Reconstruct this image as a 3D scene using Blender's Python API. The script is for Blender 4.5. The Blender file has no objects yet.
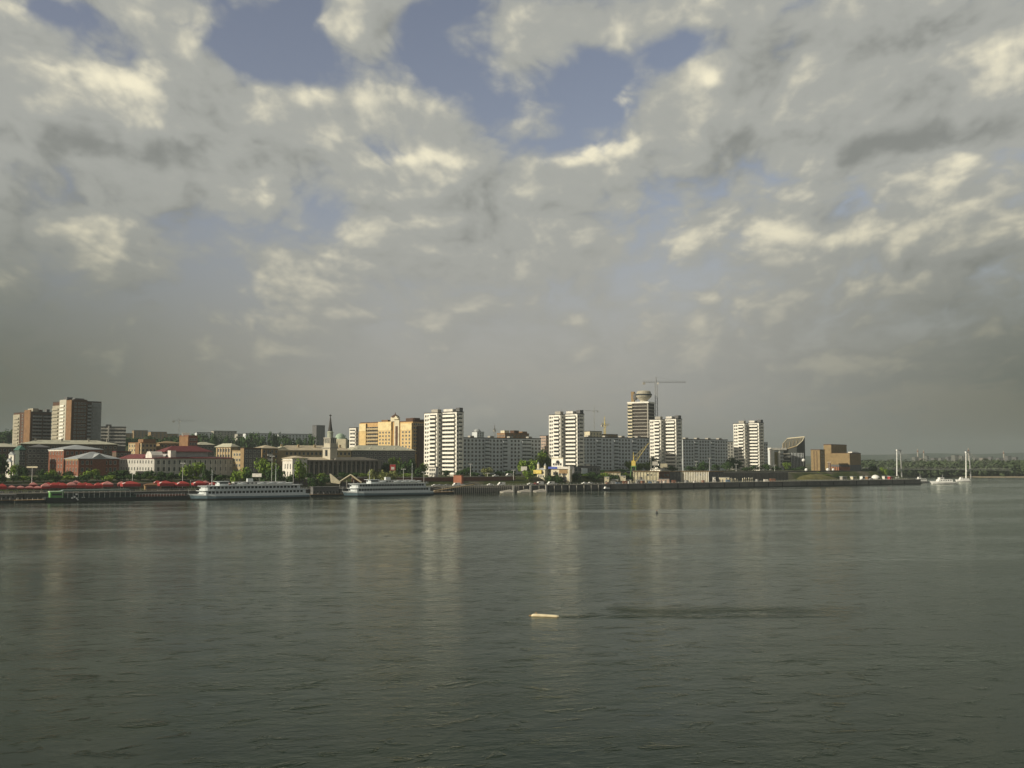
import bpy, bmesh, math, random
from mathutils import Vector, Matrix
R = math.radians
random.seed(7)
S = bpy.context.scene
COL = S.collection
# ------------------------------------------------------------------ camera
F = 1000.0; PITCH = math.atan(76 / F); HC = 22.0
cam = bpy.data.objects.new('camera', bpy.data.cameras.new('camera')); COL.objects.link(cam)
cam.data.sensor_width = 36; cam.data.lens = F * 36 / 1024
cam.data.clip_start = 0.5; cam.data.clip_end = 40000
cam.location = (0, 0, HC); cam.rotation_euler = (R(90) + PITCH, 0, 0)
S.camera = cam
S.render.resolution_x = 1024; S.render.resolution_y = 768
S.view_settings.view_transform = 'Standard'; S.view_settings.look = 'None'
S.view_settings.exposure = 0; S.view_settings.gamma = 1
try:
    S.cycles.max_bounces = 6; S.cycles.volume_bounces = 0; S.cycles.diffuse_bounces = 2; S.cycles.glossy_bounces = 3
    S.cycles.use_denoising = True; S.cycles.denoiser = 'OPENIMAGEDENOISE'
    S.cycles.use_adaptive_sampling = True; S.cycles.adaptive_threshold = 0.02
    S.cycles.sample_clamp_indirect = 6
except Exception: pass
# ------------------------------------------------------------------ sun
SUN_EL = R(24); SUN_AZ = math.atan2(-0.882, -0.471)      # from the left, a little behind the camera
sd = Vector((math.sin(SUN_AZ) * math.cos(SUN_EL), math.cos(SUN_AZ) * math.cos(SUN_EL), math.sin(SUN_EL)))
sun = bpy.data.objects.new('sun', bpy.data.lights.new('sun', 'SUN')); COL.objects.link(sun)
sun.data.energy = 5.0; sun.data.angle = R(0.5); sun.data.color = (1.0, 0.92, 0.74)
sun.rotation_euler = sd.to_track_quat('Z', 'Y').to_euler()
# ------------------------------------------------------------------ node helper
class NT:
    def __init__(s, tree): s.t = tree; s.n = tree.nodes; s.l = tree.links
    def node(s, typ, **kw):
        n = s.n.new(typ)
        for k, v in kw.items(): setattr(n, k, v)
        return n
    def put(s, sock, v):
        if hasattr(v, 'is_output'): s.l.new(v, sock)
        else: sock.default_value = v
    def m(s, op, a, b=None, c=None, clamp=False):
        n = s.n.new('ShaderNodeMath'); n.operation = op; n.use_clamp = clamp
        s.put(n.inputs[0], a)
        if b is not None: s.put(n.inputs[1], b)
        if c is not None: s.put(n.inputs[2], c)
        return n.outputs[0]
    def mix(s, f, a, b):
        n = s.n.new('ShaderNodeMix'); n.data_type = 'RGBA'
        s.put(n.inputs[0], f); s.put(n.inputs[6], a); s.put(n.inputs[7], b)
        return n.outputs[2]
    def noise(s, vec, scale, detail=4, rough=0.5, dist=0.0):
        n = s.n.new('ShaderNodeTexNoise'); s.put(n.inputs['Vector'], vec)
        n.inputs['Scale'].default_value = scale; n.inputs['Detail'].default_value = detail
        n.inputs['Roughness'].default_value = rough; n.inputs['Distortion'].default_value = dist
        return n.outputs[0]
    def xyz(s, x, y, z=0.0):
        n = s.n.new('ShaderNodeCombineXYZ'); s.put(n.inputs[0], x); s.put(n.inputs[1], y); s.put(n.inputs[2], z)
        return n.outputs[0]
    def sstep(s, v, a, b, o0=0.0, o1=1.0):
        n = s.n.new('ShaderNodeMapRange'); n.interpolation_type = 'SMOOTHSTEP'
        s.put(n.inputs[0], v); n.inputs[1].default_value = a; n.inputs[2].default_value = b
        n.inputs[3].default_value = o0; n.inputs[4].default_value = o1
        return n.outputs[0]
def c4(c): return (c[0], c[1], c[2], 1.0)
# ------------------------------------------------------------------ pixel -> world helpers (authoring aid)
def ray(px, py=462):
    u = (px - 512) / F; v = (384 - py) / F
    d = math.cos(PITCH) - v * math.sin(PITCH)
    return u / d, (math.sin(PITCH) + v * math.cos(PITCH)) / d
def X(px, Y): return ray(px)[0] * Y
def Z(py, Y): return HC + ray(512, py)[1] * Y
# ------------------------------------------------------------------ world: Nishita sky with a broken cloud layer
W = bpy.data.worlds.new('World'); S.world = W; W.use_nodes = True
w = NT(W.node_tree)
for n in list(w.n): w.n.remove(n)
sky = w.node('ShaderNodeTexSky', sky_type='NISHITA'); sky.sun_disc = False
sky.sun_elevation = SUN_EL; sky.sun_rotation = SUN_AZ; sky.altitude = 150; sky.dust_density = 1.6
tc = w.node('ShaderNodeTexCoord'); nrm = w.node('ShaderNodeVectorMath', operation='NORMALIZE')
w.l.new(tc.outputs['Generated'], nrm.inputs[0])
sp = w.node('ShaderNodeSeparateXYZ'); w.l.new(nrm.outputs[0], sp.inputs[0])
dx, dy, dz = sp.outputs
az = w.m('ARCTAN2', dx, dy)
el = w.m('MAXIMUM', w.m('DIVIDE', dz, w.m('SQRT', w.m('ADD', w.m('MULTIPLY', dx, dx), w.m('MULTIPLY', dy, dy)))), 0.0)
el = w.m('MINIMUM', el, 6.0)
# wander the directions a little so that no cloud edge follows a plain curve
PX = w.m('DIVIDE', az, w.m('ADD', w.m('MULTIPLY', el, 0.35), 0.37))
PY = w.m('MULTIPLY', w.m('LOGARITHM', w.m('ADD', el, 0.26), math.e), -1.45)
def azel(px, py):
    v = (384 - py) / F
    u = (px - 512) / F
    d = Vector((u, math.cos(PITCH) - v * math.sin(PITCH), math.sin(PITCH) + v * math.cos(PITCH)))
    h = math.hypot(d.x, d.y)
    return math.atan2(d.x, d.y), d.z / h
WV = w.m('MULTIPLY', w.m('SUBTRACT', w.noise(w.xyz(PX, PY, 3.3), 2.2, 3), 0.5), 0.10)
WV2 = w.m('MULTIPLY', w.m('SUBTRACT', w.noise(w.xyz(PX, PY, 9.3), 2.2, 3), 0.5), 0.07)
azw = w.m('ADD', az, WV); elw = w.m('ADD', el, WV2)
def blobs(lst):
    tot = None
    for (px, py, rx, ry, wt) in lst:
        a, e = azel(px, py)
        q = w.m('ADD', w.m('POWER', w.m('ABSOLUTE', w.m('DIVIDE', w.m('SUBTRACT', azw, a), rx / F)), 2.0),
                w.m('POWER', w.m('ABSOLUTE', w.m('DIVIDE', w.m('SUBTRACT', elw, e), ry / F)), 2.0))
        g = w.m('MULTIPLY', w.m('EXPONENT', w.m('MULTIPLY', q, -1.0)), wt)
        tot = g if tot is None else w.m('ADD', tot, g)
    return tot
cover = blobs([
    (232, 38, 74, 40, -.50), (290, 20, 30, 30, -.2), (440, 72, 50, 32, -.44), (425, 30, 26, 30, -.42), (628, 72, 60, 28, -.36), (690, 60, 30, 26, -.25),
    (30, 22, 36, 14, -.40), (335, 215, 42, 26, -.28), (688, 160, 30, 14, -.26), (600, 112, 40, 12, -.30), (500, 100, 40, 16, -.2),
    (350, 20, 36, 26, .42), (560, 18, 90, 22, .40), (520, 52, 26, 14, .30), (130, 8, 80, 14, .35),
    (70, 95, 110, 50, .42), (230, 130, 60, 36, .36), (300, 110, 40, 34, .36), (365, 105, 34, 30, .36), (230, 175, 110, 34, .25), (430, 180, 90, 34, .36), (600, 172, 80, 28, .38),
    (760, 120, 70, 30, .36), (880, 110, 160, 50, .36), (860, 225, 170, 34, .36), (900, 40, 160, 50, .36),
    (350, 318, 70, 9, .26), (850, 366, 80, 15, .42), (440, 235, 110, 36, .20), (560, 235, 90, 36, .20), (180, 240, 120, 40, .12), (60, 205, 100, 40, .30), (940, 150, 90, 45, .26), (760, 175, 50, 20, .15), (300, 260, 90, 25, .12)])
gain = blobs([(430, 157, 44, 11, .60), (590, 153, 46, 12, .55), (45, 72, 40, 24, .35), (112, 78, 24, 20, .25), (300, 95, 22, 20, .38), (365, 92, 24, 22, .38), (230, 112, 30, 18, .25),
              (724, 92, 16, 9, .55), (745, 125, 50, 12, .25), (930, 166, 80, 14, .25), (780, 236, 80, 11, .40), (930, 212, 80, 14, .22), (1005, 70, 26, 36, .25),
              (80, 135, 90, 16, -.42), (880, 136, 110, 14, -.30), (940, 30, 100, 20, -.12), (940, 258, 110, 13, -.32), (440, 205, 90, 13, -.22), (600, 200, 70, 12, -.22),
              (345, 314, 70, 8, .42), (850, 360, 70, 10, .40), (560, 20, 70, 16, .12), (340, 18, 30, 20, .18), (250, 190, 90, 22, .06)])
def voro(vec, scale, detail):
    n = w.node('ShaderNodeTexVoronoi', feature='F1'); n.normalize = False; w.l.new(vec, n.inputs['Vector'])
    n.inputs['Scale'].default_value = scale; n.inputs['Detail'].default_value = detail; n.inputs['Roughness'].default_value = 0.55; n.inputs['Lacunarity'].default_value = 2.1
    return n.outputs['Distance']
def dens(ox, oy):
    v0 = w.xyz(w.m('ADD', PX, ox), w.m('ADD', PY, oy), 1.7)
    wob = w.node('ShaderNodeVectorMath', operation='SCALE'); nz = w.n.new('ShaderNodeTexNoise'); w.l.new(v0, nz.inputs['Vector']); nz.inputs['Scale'].default_value = 3.0; nz.inputs['Detail'].default_value = 3
    w.l.new(nz.outputs['Color'], wob.inputs[0]); wob.inputs['Scale'].default_value = 0.35
    ad = w.node('ShaderNodeVectorMath', operation='ADD'); w.l.new(v0, ad.inputs[0]); w.l.new(wob.outputs[0], ad.inputs[1]); v = ad.outputs[0]
    big = w.noise(v0, 1.7, 3, 0.5)
    fin = w.noise(v0, 8.0, 10, 0.62)
    bil = w.m('SUBTRACT', 1.0, voro(v, 4.2, 3.0))
    return w.m('ADD', w.m('ADD', w.m('MULTIPLY', big, 0.50), w.m('MULTIPLY', fin, 0.38)), w.m('MULTIPLY', bil, 0.34))
D0 = dens(0, 0); D1 = dens(-0.030, -0.045); D2 = dens(-0.06, -0.16)
tot = w.m('ADD', w.m('SUBTRACT', D0, 0.387), w.m('MULTIPLY', cover, 0.62))
alpha = w.sstep(tot, -0.10, 0.13)
lit = w.m('ADD', w.m('MULTIPLY', w.m('SUBTRACT', D0, D1), 1.0), w.m('MULTIPLY', w.m('SUBTRACT', D0, D2), 0.62))
thick = w.sstep(tot, 0.15, 0.65)
lit = w.m('ADD', w.m('SUBTRACT', w.m('ADD', lit, 0.50), w.m('MULTIPLY', thick, 0.10)), w.m('MULTIPLY', gain, 0.75))
ramp = w.node('ShaderNodeValToRGB'); w.l.new(lit, ramp.inputs[0])
cr = ramp.color_ramp; cr.interpolation = 'EASE'
cr.elements[0].position = 0.05; cr.elements[0].color = c4((.25, .258, .24))
cr.elements[1].position = 1.0; cr.elements[1].color = c4((.95, .88, .66))
e_ = cr.elements.new(0.5); e_.color = c4((.405, .410, .378))
skyc = w.node('ShaderNodeMix', data_type='RGBA', blend_type='MULTIPLY'); skyc.inputs[0].default_value = 1
w.l.new(sky.outputs[0], skyc.inputs[6]); skyc.inputs[7].default_value = c4((.156, .118, .101))
cloudy = w.mix(alpha, skyc.outputs[2], ramp.outputs[0])
# towards the horizon the far clouds merge into one even grey bank
low = w.sstep(el, 0.03, 0.30, 1.0, 0.0)
grey = w.mix(w.sstep(w.m('ABSOLUTE', w.m('SUBTRACT', az, 0.02)), 0.10, 0.55), c4((.370, .362, .335)), c4((.068, .082, .060)))
cloudy = w.mix(w.m('MULTIPLY', low, 0.92), cloudy, grey)
# unseen sky overhead and behind the viewer is dimmed to lower the fill light
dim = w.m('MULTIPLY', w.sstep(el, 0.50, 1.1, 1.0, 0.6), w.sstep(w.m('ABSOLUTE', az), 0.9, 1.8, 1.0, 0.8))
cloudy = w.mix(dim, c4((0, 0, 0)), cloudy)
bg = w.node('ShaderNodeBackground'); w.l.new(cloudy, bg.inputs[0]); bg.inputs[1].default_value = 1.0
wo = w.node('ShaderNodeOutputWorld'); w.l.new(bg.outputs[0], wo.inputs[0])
# the cloud layer keeps the Nishita sky at about 0.06 (the multiply above) in the gaps
# ------------------------------------------------------------------ materials
_m = {}
def mat(name, rgb, rough=0.8, var=0.18, scale=0.35, metal=0.0, spec=0.3):
    if name in _m: return _m[name]
    m = bpy.data.materials.new(name); m.use_nodes = True; t = NT(m.node_tree)
    b = m.node_tree.nodes['Principled BSDF']
    g = t.node('ShaderNodeNewGeometry')
    n1 = t.noise(g.outputs['Position'], scale, 5, 0.6)
    n2 = t.noise(g.outputs['Position'], scale * 6, 3, 0.6)
    k = t.m('ADD', t.m('MULTIPLY', n1, 0.65), t.m('MULTIPLY', n2, 0.35))
    k = t.sstep(k, 0.3, 0.7)
    t.l.new(t.mix(k, c4([c * (1 - var) for c in rgb]), c4([min(1, c * (1 + var)) for c in rgb])), b.inputs['Base Color'])
    b.inputs['Roughness'].default_value = rough; b.inputs['Metallic'].default_value = metal
    b.inputs['Specular IOR Level'].default_value = spec
    _m[name] = m; return m
# ------------------------------------------------------------------ mesh helpers
class MB:
    def __init__(s): s.v = []; s.f = []
    def box(s, x0, x1, y0, y1, z0, z1):
        i = len(s.v)
        s.v += [(x0,y0,z0),(x1,y0,z0),(x1,y1,z0),(x0,y1,z0),(x0,y0,z1),(x1,y0,z1),(x1,y1,z1),(x0,y1,z1)]
        s.f += [(i,i+3,i+2,i+1),(i+4,i+5,i+6,i+7),(i,i+1,i+5,i+4),(i+1,i+2,i+6,i+5),(i+2,i+3,i+7,i+6),(i+3,i,i+4,i+7)]
        return s
    def tube(s, p, q, r0, r1=None, n=8):
        if r1 is None: r1 = r0
        p = Vector(p); q = Vector(q); d = (q - p).normalized()
        a = d.orthogonal().normalized(); b = d.cross(a); i = len(s.v)
        for c, r in ((p, r0), (q, r1)):
            for k in range(n):
                t = 2 * math.pi * k / n
                s.v.append(tuple(c + a * (r * math.cos(t)) + b * (r * math.sin(t))))
        for k in range(n): s.f.append((i+k, i+(k+1)%n, i+n+(k+1)%n, i+n+k))
        s.f.append(tuple(i+k for k in reversed(range(n)))); s.f.append(tuple(i+n+k for k in range(n)))
        return s
    def prism(s, pts, y0, y1):                       # outline in x,z pushed along y
        i = len(s.v); n = len(pts)
        s.v += [(x, y0, z) for x, z in pts] + [(x, y1, z) for x, z in pts]
        for k in range(n): s.f.append((i+k, i+(k+1)%n, i+n+(k+1)%n, i+n+k))
        s.f.append(tuple(i+k for k in reversed(range(n)))); s.f.append(tuple(i+n+k for k in range(n)))
        return s
    def slab(s, pts, z0, z1):                        # outline in x,y pushed up
        i = len(s.v); n = len(pts)
        s.v += [(x, y, z0) for x, y in pts] + [(x, y, z1) for x, y in pts]
        for k in range(n): s.f.append((i+k, i+(k+1)%n, i+n+(k+1)%n, i+n+k))
        s.f.append(tuple(i+k for k in reversed(range(n)))); s.f.append(tuple(i+n+k for k in range(n)))
        return s
    def rev(s, prof, cx=0, cy=0, n=16):              # (r, z) profile turned about a vertical axis
        i = len(s.v)
        for r, z in prof:
            for k in range(n):
                t = 2 * math.pi * k / n; s.v.append((cx + r*math.cos(t), cy + r*math.sin(t), z))
        for j in range(len(prof) - 1):
            for k in range(n):
                s.f.append((i+j*n+k, i+j*n+(k+1)%n, i+(j+1)*n+(k+1)%n, i+(j+1)*n+k))
        s.f.append(tuple(i+k for k in reversed(range(n)))); s.f.append(tuple(i+(len(prof)-1)*n+k for k in range(n)))
        return s
    def hip(s, x0, x1, y0, y1, z0, h, inset=None, o=0.5):
        x0 -= o; x1 += o; y0 -= o; y1 += o
        wx = x1-x0; wy = y1-y0; t = 0.3
        i = len(s.v); s.v += [(x0,y0,z0),(x1,y0,z0),(x1,y1,z0),(x0,y1,z0),(x0,y0,z0+t),(x1,y0,z0+t),(x1,y1,z0+t),(x0,y1,z0+t)]
        if wx >= wy:
            k = (wy/2) if inset is None else inset
            s.v += [(x0+k,(y0+y1)/2,z0+h),(x1-k,(y0+y1)/2,z0+h)]
            tf = [(4,5,9,8),(6,7,8,9),(5,6,9),(7,4,8)]
        else:
            k = (wx/2) if inset is None else inset
            s.v += [((x0+x1)/2,y0+k,z0+h),((x0+x1)/2,y1-k,z0+h)]
            tf = [(5,6,9,8),(7,4,8,9),(4,5,8),(6,7,9)]
        s.f += [(i,i+3,i+2,i+1)] + [tuple(i+a for a in q) for q in ((0,1,5,4),(1,2,6,5),(2,3,7,6),(3,0,4,7))] + [tuple(i+a for a in q) for q in tf]
        return s
    def mesh(s, name, m=None, smooth=False):
        me = bpy.data.meshes.new(name); me.from_pydata([tuple(map(float, v)) for v in s.v], [], s.f)
        if m: me.materials.append(m)
        if smooth:
            me.polygons.foreach_set('use_smooth', [True]*len(me.polygons))
        me.update(); return me
    def build(s, name, m, parent=None, loc=(0,0,0), rz=0, smooth=False):
        return put(s.mesh(name, m, smooth), name, parent, loc, rz)
def put(me, name, parent=None, loc=(0,0,0), rz=0):
    o = bpy.data.objects.new(name, me); COL.objects.link(o)
    o.location = loc
    if rz: o.rotation_euler = (0,0,rz)
    if parent: o.parent = parent
    return o
def tag(o, label=None, cat=None, group=None, kind=None):
    if label: o['label'] = label
    if cat: o['category'] = cat
    if group: o['group'] = group
    if kind: o['kind'] = kind
    return o
def thing(name, label, cat, loc=(0,0,0), rz=0, group=None):
    o = put(None, name, None, loc, rz); return tag(o, label, cat, group)
def copy_tree(o, parent=None):
    c = o.copy(); COL.objects.link(c)
    if parent: c.parent = parent
    for ch in KIDS.get(o.name, []): copy_tree(ch, c)
    return c
KIDS = {}
def learn(root):
    """remember the children of a source thing so it can be copied without slow lookups"""
    for ch in root.children_recursive: KIDS.setdefault(ch.parent.name, []).append(ch)
ORD = ['first','second','third','fourth','fifth','sixth','seventh','eighth','ninth','tenth','eleventh','twelfth','thirteenth','fourteenth','fifteenth','sixteenth','seventeenth','eighteenth','nineteenth','twentieth'] + ['twenty-'+q for q in ('first','second','third','fourth','fifth','sixth','seventh','eighth','ninth')] + ['thirtieth'] + ['thirty-'+q for q in ('first','second','third','fourth','fifth','sixth','seventh','eighth','ninth')] + ['fortieth']
# ------------------------------------------------------------------ river bank frame
AL = math.atan(0.616)                                # direction of the quay
EX = Vector((math.cos(AL), math.sin(AL))); NX = Vector((-math.sin(AL), math.cos(AL)))
O0 = Vector((-268.0, 524.0))
def st(x, y):
    d = Vector((x, y)) - O0; return d.dot(EX), d.dot(NX)      # along the quay, inland
def xy(t, s): p = O0 + EX*t + NX*s; return p.x, p.y
def sm(a, b, x):
    k = min(1, max(0, (x-a)/(b-a))); return k*k*(3-2*k)
T_END = 752.0                                        # where the quay ends
def ground(x, y):
    t, s = st(x, y)
    # left city bank
    if t < T_END + 200:
        ss = s - max(0, t - T_END) * 0.9
        k2 = sm(400, 425, t)
        if ss < 0: z1 = -4 + max(-6, ss*0.1)
        else:
            z1 = 4.4 + (1-k2)*5.6*sm(16, 27, ss) + k2*7.6*sm(34, 44, ss) + 2*(1-k2)*sm(60, 120, ss)
            z1 += 30*sm(230, 900, ss)*sm(760, 250, t)
            if t > T_END: z1 = min(z1, 4.4 + ss*0.05)
    else: z1 = -5
    # far bank on the right with a sandy shore
    f = y - (1235 + 0.10*(x-600)) if x > 590 else y - (1235 + 1.4*(590-x))
    z2 = -5 if f < 0 else min(-0.6 + f*0.03, 4)
    z = max(z1, z2)
    if y > 2200: z = max(z, 10)
    return z
# ------------------------------------------------------------------ ground sheet
def axis(lo, hi, knots):
    out = [lo]
    while out[-1] < hi:
        x = out[-1]; step = knots[-1][1]
        for lim, stp in knots:
            if x < lim: step = stp; break
        out.append(x + step)
    return out
ts = axis(-2600, 5200, [(-700, 190), (-150, 25), (1500, 14), (2400, 90), (9999, 400)])
ss_ = axis(-900, 7600, [(-60, 140), (-6, 18), (-0.5, 5.4), (0.2, 0.3), (40, 2.6), (160, 12), (1200, 35), (2400, 150), (99999, 520)])
gm = MB()
for s in ss_:
    for t in ts:
        x, y = xy(t, s); gm.v.append((x, y, ground(x, y)))
nt = len(ts)
for j in range(len(ss_)-1):
    for i in range(nt-1): gm.f.append((j*nt+i, j*nt+i+1, (j+1)*nt+i+1, (j+1)*nt+i))
gmat = bpy.data.materials.new('ground_soil'); gmat.use_nodes = True
t_ = NT(gmat.node_tree); b_ = gmat.node_tree.nodes['Principled BSDF']; g_ = t_.node('ShaderNodeNewGeometry')
n_ = t_.sstep(t_.noise(g_.outputs['Position'], 0.035, 8, 0.62), 0.50, 0.66)
n2_ = t_.sstep(t_.noise(g_.outputs['Position'], 0.4, 5, 0.62), 0.35, 0.65)
gg = t_.mix(n2_, c4((.045, .062, .022)), c4((.075, .085, .03)))
gd = t_.mix(n2_, c4((.12, .105, .08)), c4((.17, .155, .125)))
sep = t_.node('ShaderNodeSeparateXYZ'); t_.l.new(g_.outputs['Position'], sep.inputs[0])
sandy = t_.m('MULTIPLY', t_.sstep(sep.outputs[0], 560, 600), t_.sstep(sep.outputs[2], 0.9, 1.8, 1.0, 0.0))
col = t_.mix(n_, gg, gd); col = t_.mix(sandy, col, c4((.36, .31, .22)))
t_.l.new(col, b_.inputs['Base Color']); b_.inputs['Roughness'].default_value = 0.95; b_.inputs['Specular IOR Level'].default_value = 0.1
tag(gm.build('ground', gmat), kind='structure')
# ------------------------------------------------------------------ water
wm = MB(); wm.v = [(-2500,-250,0),(6000,-250,0),(6000,2600,0),(-2500,2600,0)]; wm.f = [(0,1,2,3)]
wmat = bpy.data.materials.new('river_water'); wmat.use_nodes = True
t = NT(wmat.node_tree); b = wmat.node_tree.nodes['Principled BSDF']; g = t.node('ShaderNodeNewGeometry')
P = g.outputs['Position']; sx = t.node('ShaderNodeSeparateXYZ'); t.l.new(P, sx.inputs[0])
# wind streaks lie across the stream; the current drags long ripples
rot = t.node('ShaderNodeVectorRotate', rotation_type='Z_AXIS'); t.l.new(P, rot.inputs['Vector']); rot.inputs['Angle'].default_value = -R(12)
mp = t.node('ShaderNodeMapping'); t.l.new(rot.outputs[0], mp.inputs[0]); mp.inputs['Scale'].default_value = (0.62, 1.0, 1.0)
Q = mp.outputs[0]
mp2 = t.node('ShaderNodeMapping'); t.l.new(rot.outputs[0], mp2.inputs[0]); mp2.inputs['Scale'].default_value = (0.22, 1.0, 1.0)
patch = t.sstep(t.noise(mp2.outputs[0], 0.028, 6, 0.66, 0.4), 0.38, 0.64)
patch2 = t.sstep(t.noise(mp2.outputs[0], 0.15, 4, 0.6, 0.4), 0.40, 0.72)
h = t.m('MULTIPLY', t.noise(Q, 0.16, 3, 0.5), 0.50)
h = t.m('ADD', h, t.m('MULTIPLY', t.noise(Q, 0.7, 3, 0.55, 0.3), 0.26))
h = t.m('ADD', h, t.m('MULTIPLY', t.noise(Q, 2.6, 3, 0.6, 0.4), t.m('ADD', 0.07, t.m('MULTIPLY', patch2, 0.13))))
crest = t.sstep(t.noise(Q, 0.42, 4, 0.62, 0.6), 0.56, 0.72)
h = t.m('ADD', h, t.m('MULTIPLY', crest, 0.26))
# the current piles up behind the two floats
def wake(x0, y0, ln, wd):
    a = t.m('SUBTRACT', sx.outputs[0], x0); c_ = t.m('SUBTRACT', sx.outputs[1], y0)
    c_ = t.m('ADD', c_, t.m('MULTIPLY', t.m('SUBTRACT', t.noise(P, 0.10, 2), 0.5), wd * 1.6))
    along = t.m('MULTIPLY', t.sstep(a, -1.0, 2.0), t.sstep(a, ln * 0.5, ln, 1.0, 0.0))
    across = t.m('EXPONENT', t.m('MULTIPLY', t.m('POWER', t.m('ABSOLUTE', t.m('DIVIDE', c_, wd)), 2.0), -1.0))
    return t.m('MULTIPLY', along, across)
wk = t.m('ADD', t.m('ADD', wake(5.5, 143.0, 50.0, 1.3), wake(14.0, 148.5, 44.0, 3.2)), wake(61.0, 414.0, 16.0, 1.6))
wk = t.m('MULTIPLY', wk, t.sstep(t.noise(Q, 0.33, 4, 0.65), 0.36, 0.62))
h = t.m('ADD', h, t.m('MULTIPLY', wk, t.m('MULTIPLY', t.noise(Q, 0.9, 4, 0.65), 1.8)))
bp = t.node('ShaderNodeBump'); bp.inputs['Distance'].default_value = 1.0
t.l.new(h, bp.inputs['Height']); t.l.new(t.m('ADD', 0.22, t.m('MULTIPLY', patch, 0.30)), bp.inputs['Strength'])
t.l.new(bp.outputs[0], b.inputs['Normal'])
t.n.remove(b)
rgh = t.m('ADD', 0.09, t.m('MULTIPLY', patch, 0.10))
gl = t.node('ShaderNodeBsdfGlossy'); gl.inputs['Color'].default_value = c4((.93, .96, .89)); t.l.new(rgh, gl.inputs['Roughness']); t.l.new(bp.outputs[0], gl.inputs['Normal'])
df = t.node('ShaderNodeBsdfDiffuse'); t.l.new(t.mix(patch, c4((.0026, .0105, .0018)), c4((.005, .016, .003))), df.inputs['Color'])
fr = t.node('ShaderNodeFresnel'); fr.inputs['IOR'].default_value = 1.197; t.l.new(bp.outputs[0], fr.inputs['Normal'])
mx = t.node('ShaderNodeMixShader'); t.l.new(fr.outputs[0], mx.inputs[0]); t.l.new(df.outputs[0], mx.inputs[1]); t.l.new(gl.outputs[0], mx.inputs[2])
t.l.new(mx.outputs[0], t.n['Material Output'].inputs['Surface'])
tag(wm.build('water', wmat), kind='structure')
# ------------------------------------------------------------------ haze
hz = MB().box(-9000, 9500, -900, 10800, -12, 215)
hm = bpy.data.materials.new('haze'); hm.use_nodes = True; t = NT(hm.node_tree)
t.n.remove(t.n['Principled BSDF'])
pv = t.node('ShaderNodeVolumePrincipled'); pv.inputs['Color'].default_value = c4((.41, .47, .47)); pv.inputs['Density'].default_value = 1.45e-4
pv.inputs['Anisotropy'].default_value = 0.0
t.l.new(pv.outputs[0], t.n['Material Output'].inputs['Volume'])
tag(hz.build('haze', hm), kind='stuff', label='thin grey haze lying over the river and the city')
# ------------------------------------------------------------------ palette
M_ = lambda *a, **k: mat(*a, **k)
WHITE = M_('white_panel', (.82, .79, .70)); CREAM = M_('cream_render', (.62, .56, .40)); WHITE2 = M_('whitewash', (.66, .63, .56)); UPB = M_('pale_yellow_render', (.72, .58, .32))
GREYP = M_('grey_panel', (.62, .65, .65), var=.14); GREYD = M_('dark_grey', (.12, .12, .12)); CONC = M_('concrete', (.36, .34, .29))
BRICK = M_('red_brick', (.20, .080, .048), var=.3, scale=.8); BRICKD = M_('brown_brick', (.095, .052, .034), var=.25, scale=.8)
ORANGE = M_('orange_brick', (.22, .125, .062), var=.25); YELLOW = M_('yellow_brick', (.62, .45, .21), var=.15); HORANGE = M_('apricot_brick', (.50, .32, .14), var=.15); TAN = M_('tan_stone', (.25, .175, .09), var=.15)
TANL = M_('light_tan', (.42, .33, .19)); GLASS = M_('window_glass', (.035, .042, .048), rough=.12, var=.3, spec=.5)
FRAME = M_('window_frame', (.55, .54, .48)); ROOFG = M_('grey_metal_roof', (.34, .36, .36), rough=.5); ROOFP = M_('pale_roof', (.46, .45, .34), rough=.7)
MAROON = M_('maroon_roof', (.15, .035, .035), rough=.6); TAR = M_('tar_roof', (.07, .07, .068)); RED = M_('red_canvas', (.36, .045, .04), rough=.75, var=.15)
PINK = M_('pinkish_red_canvas', (.52, .22, .20), rough=.75); METALW = M_('white_paint', (.80, .80, .76), rough=.4, var=.05); SHIPW = M_('ship_white_paint', (.66, .70, .70), rough=.4, var=.10, scale=.6); HULLB = M_('blue_grey_paint', (.13, .19, .22), rough=.4)
HULLD = M_('dark_hull_paint', (.028, .034, .036), rough=.5); TEAL = M_('green_canopy', (.055, .13, .10), rough=.6); LIME = M_('bright_green_paint', (.13, .32, .10), rough=.5)
STEEL = M_('grey_steel', (.25, .25, .24), rough=.5, metal=.3); YEL = M_('yellow_paint', (.62, .48, .12), rough=.5); BLUE = M_('blue_sign_paint', (.08, .12, .42), rough=.5)
QUAY = M_('quay_concrete', (.15, .145, .13), scale=.12, var=.3); ASPH = M_('asphalt', (.05, .05, .052)); PAVE = M_('paving', (.27, .25, .21), scale=.15)
REDW = M_('red_brown_wall', (.14, .065, .05)); OLIVE = M_('olive_slope', (.10, .10, .045), scale=.2); BLACKR = M_('black_rubber', (.02, .02, .02)); WOOD = M_('weathered_wood', (.30, .20, .10))
BALC = M_('balcony_panel', (.84, .81, .72), var=.10); RUIN = M_('stained_concrete', (.55, .50, .35), scale=.25, var=.35)
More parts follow.
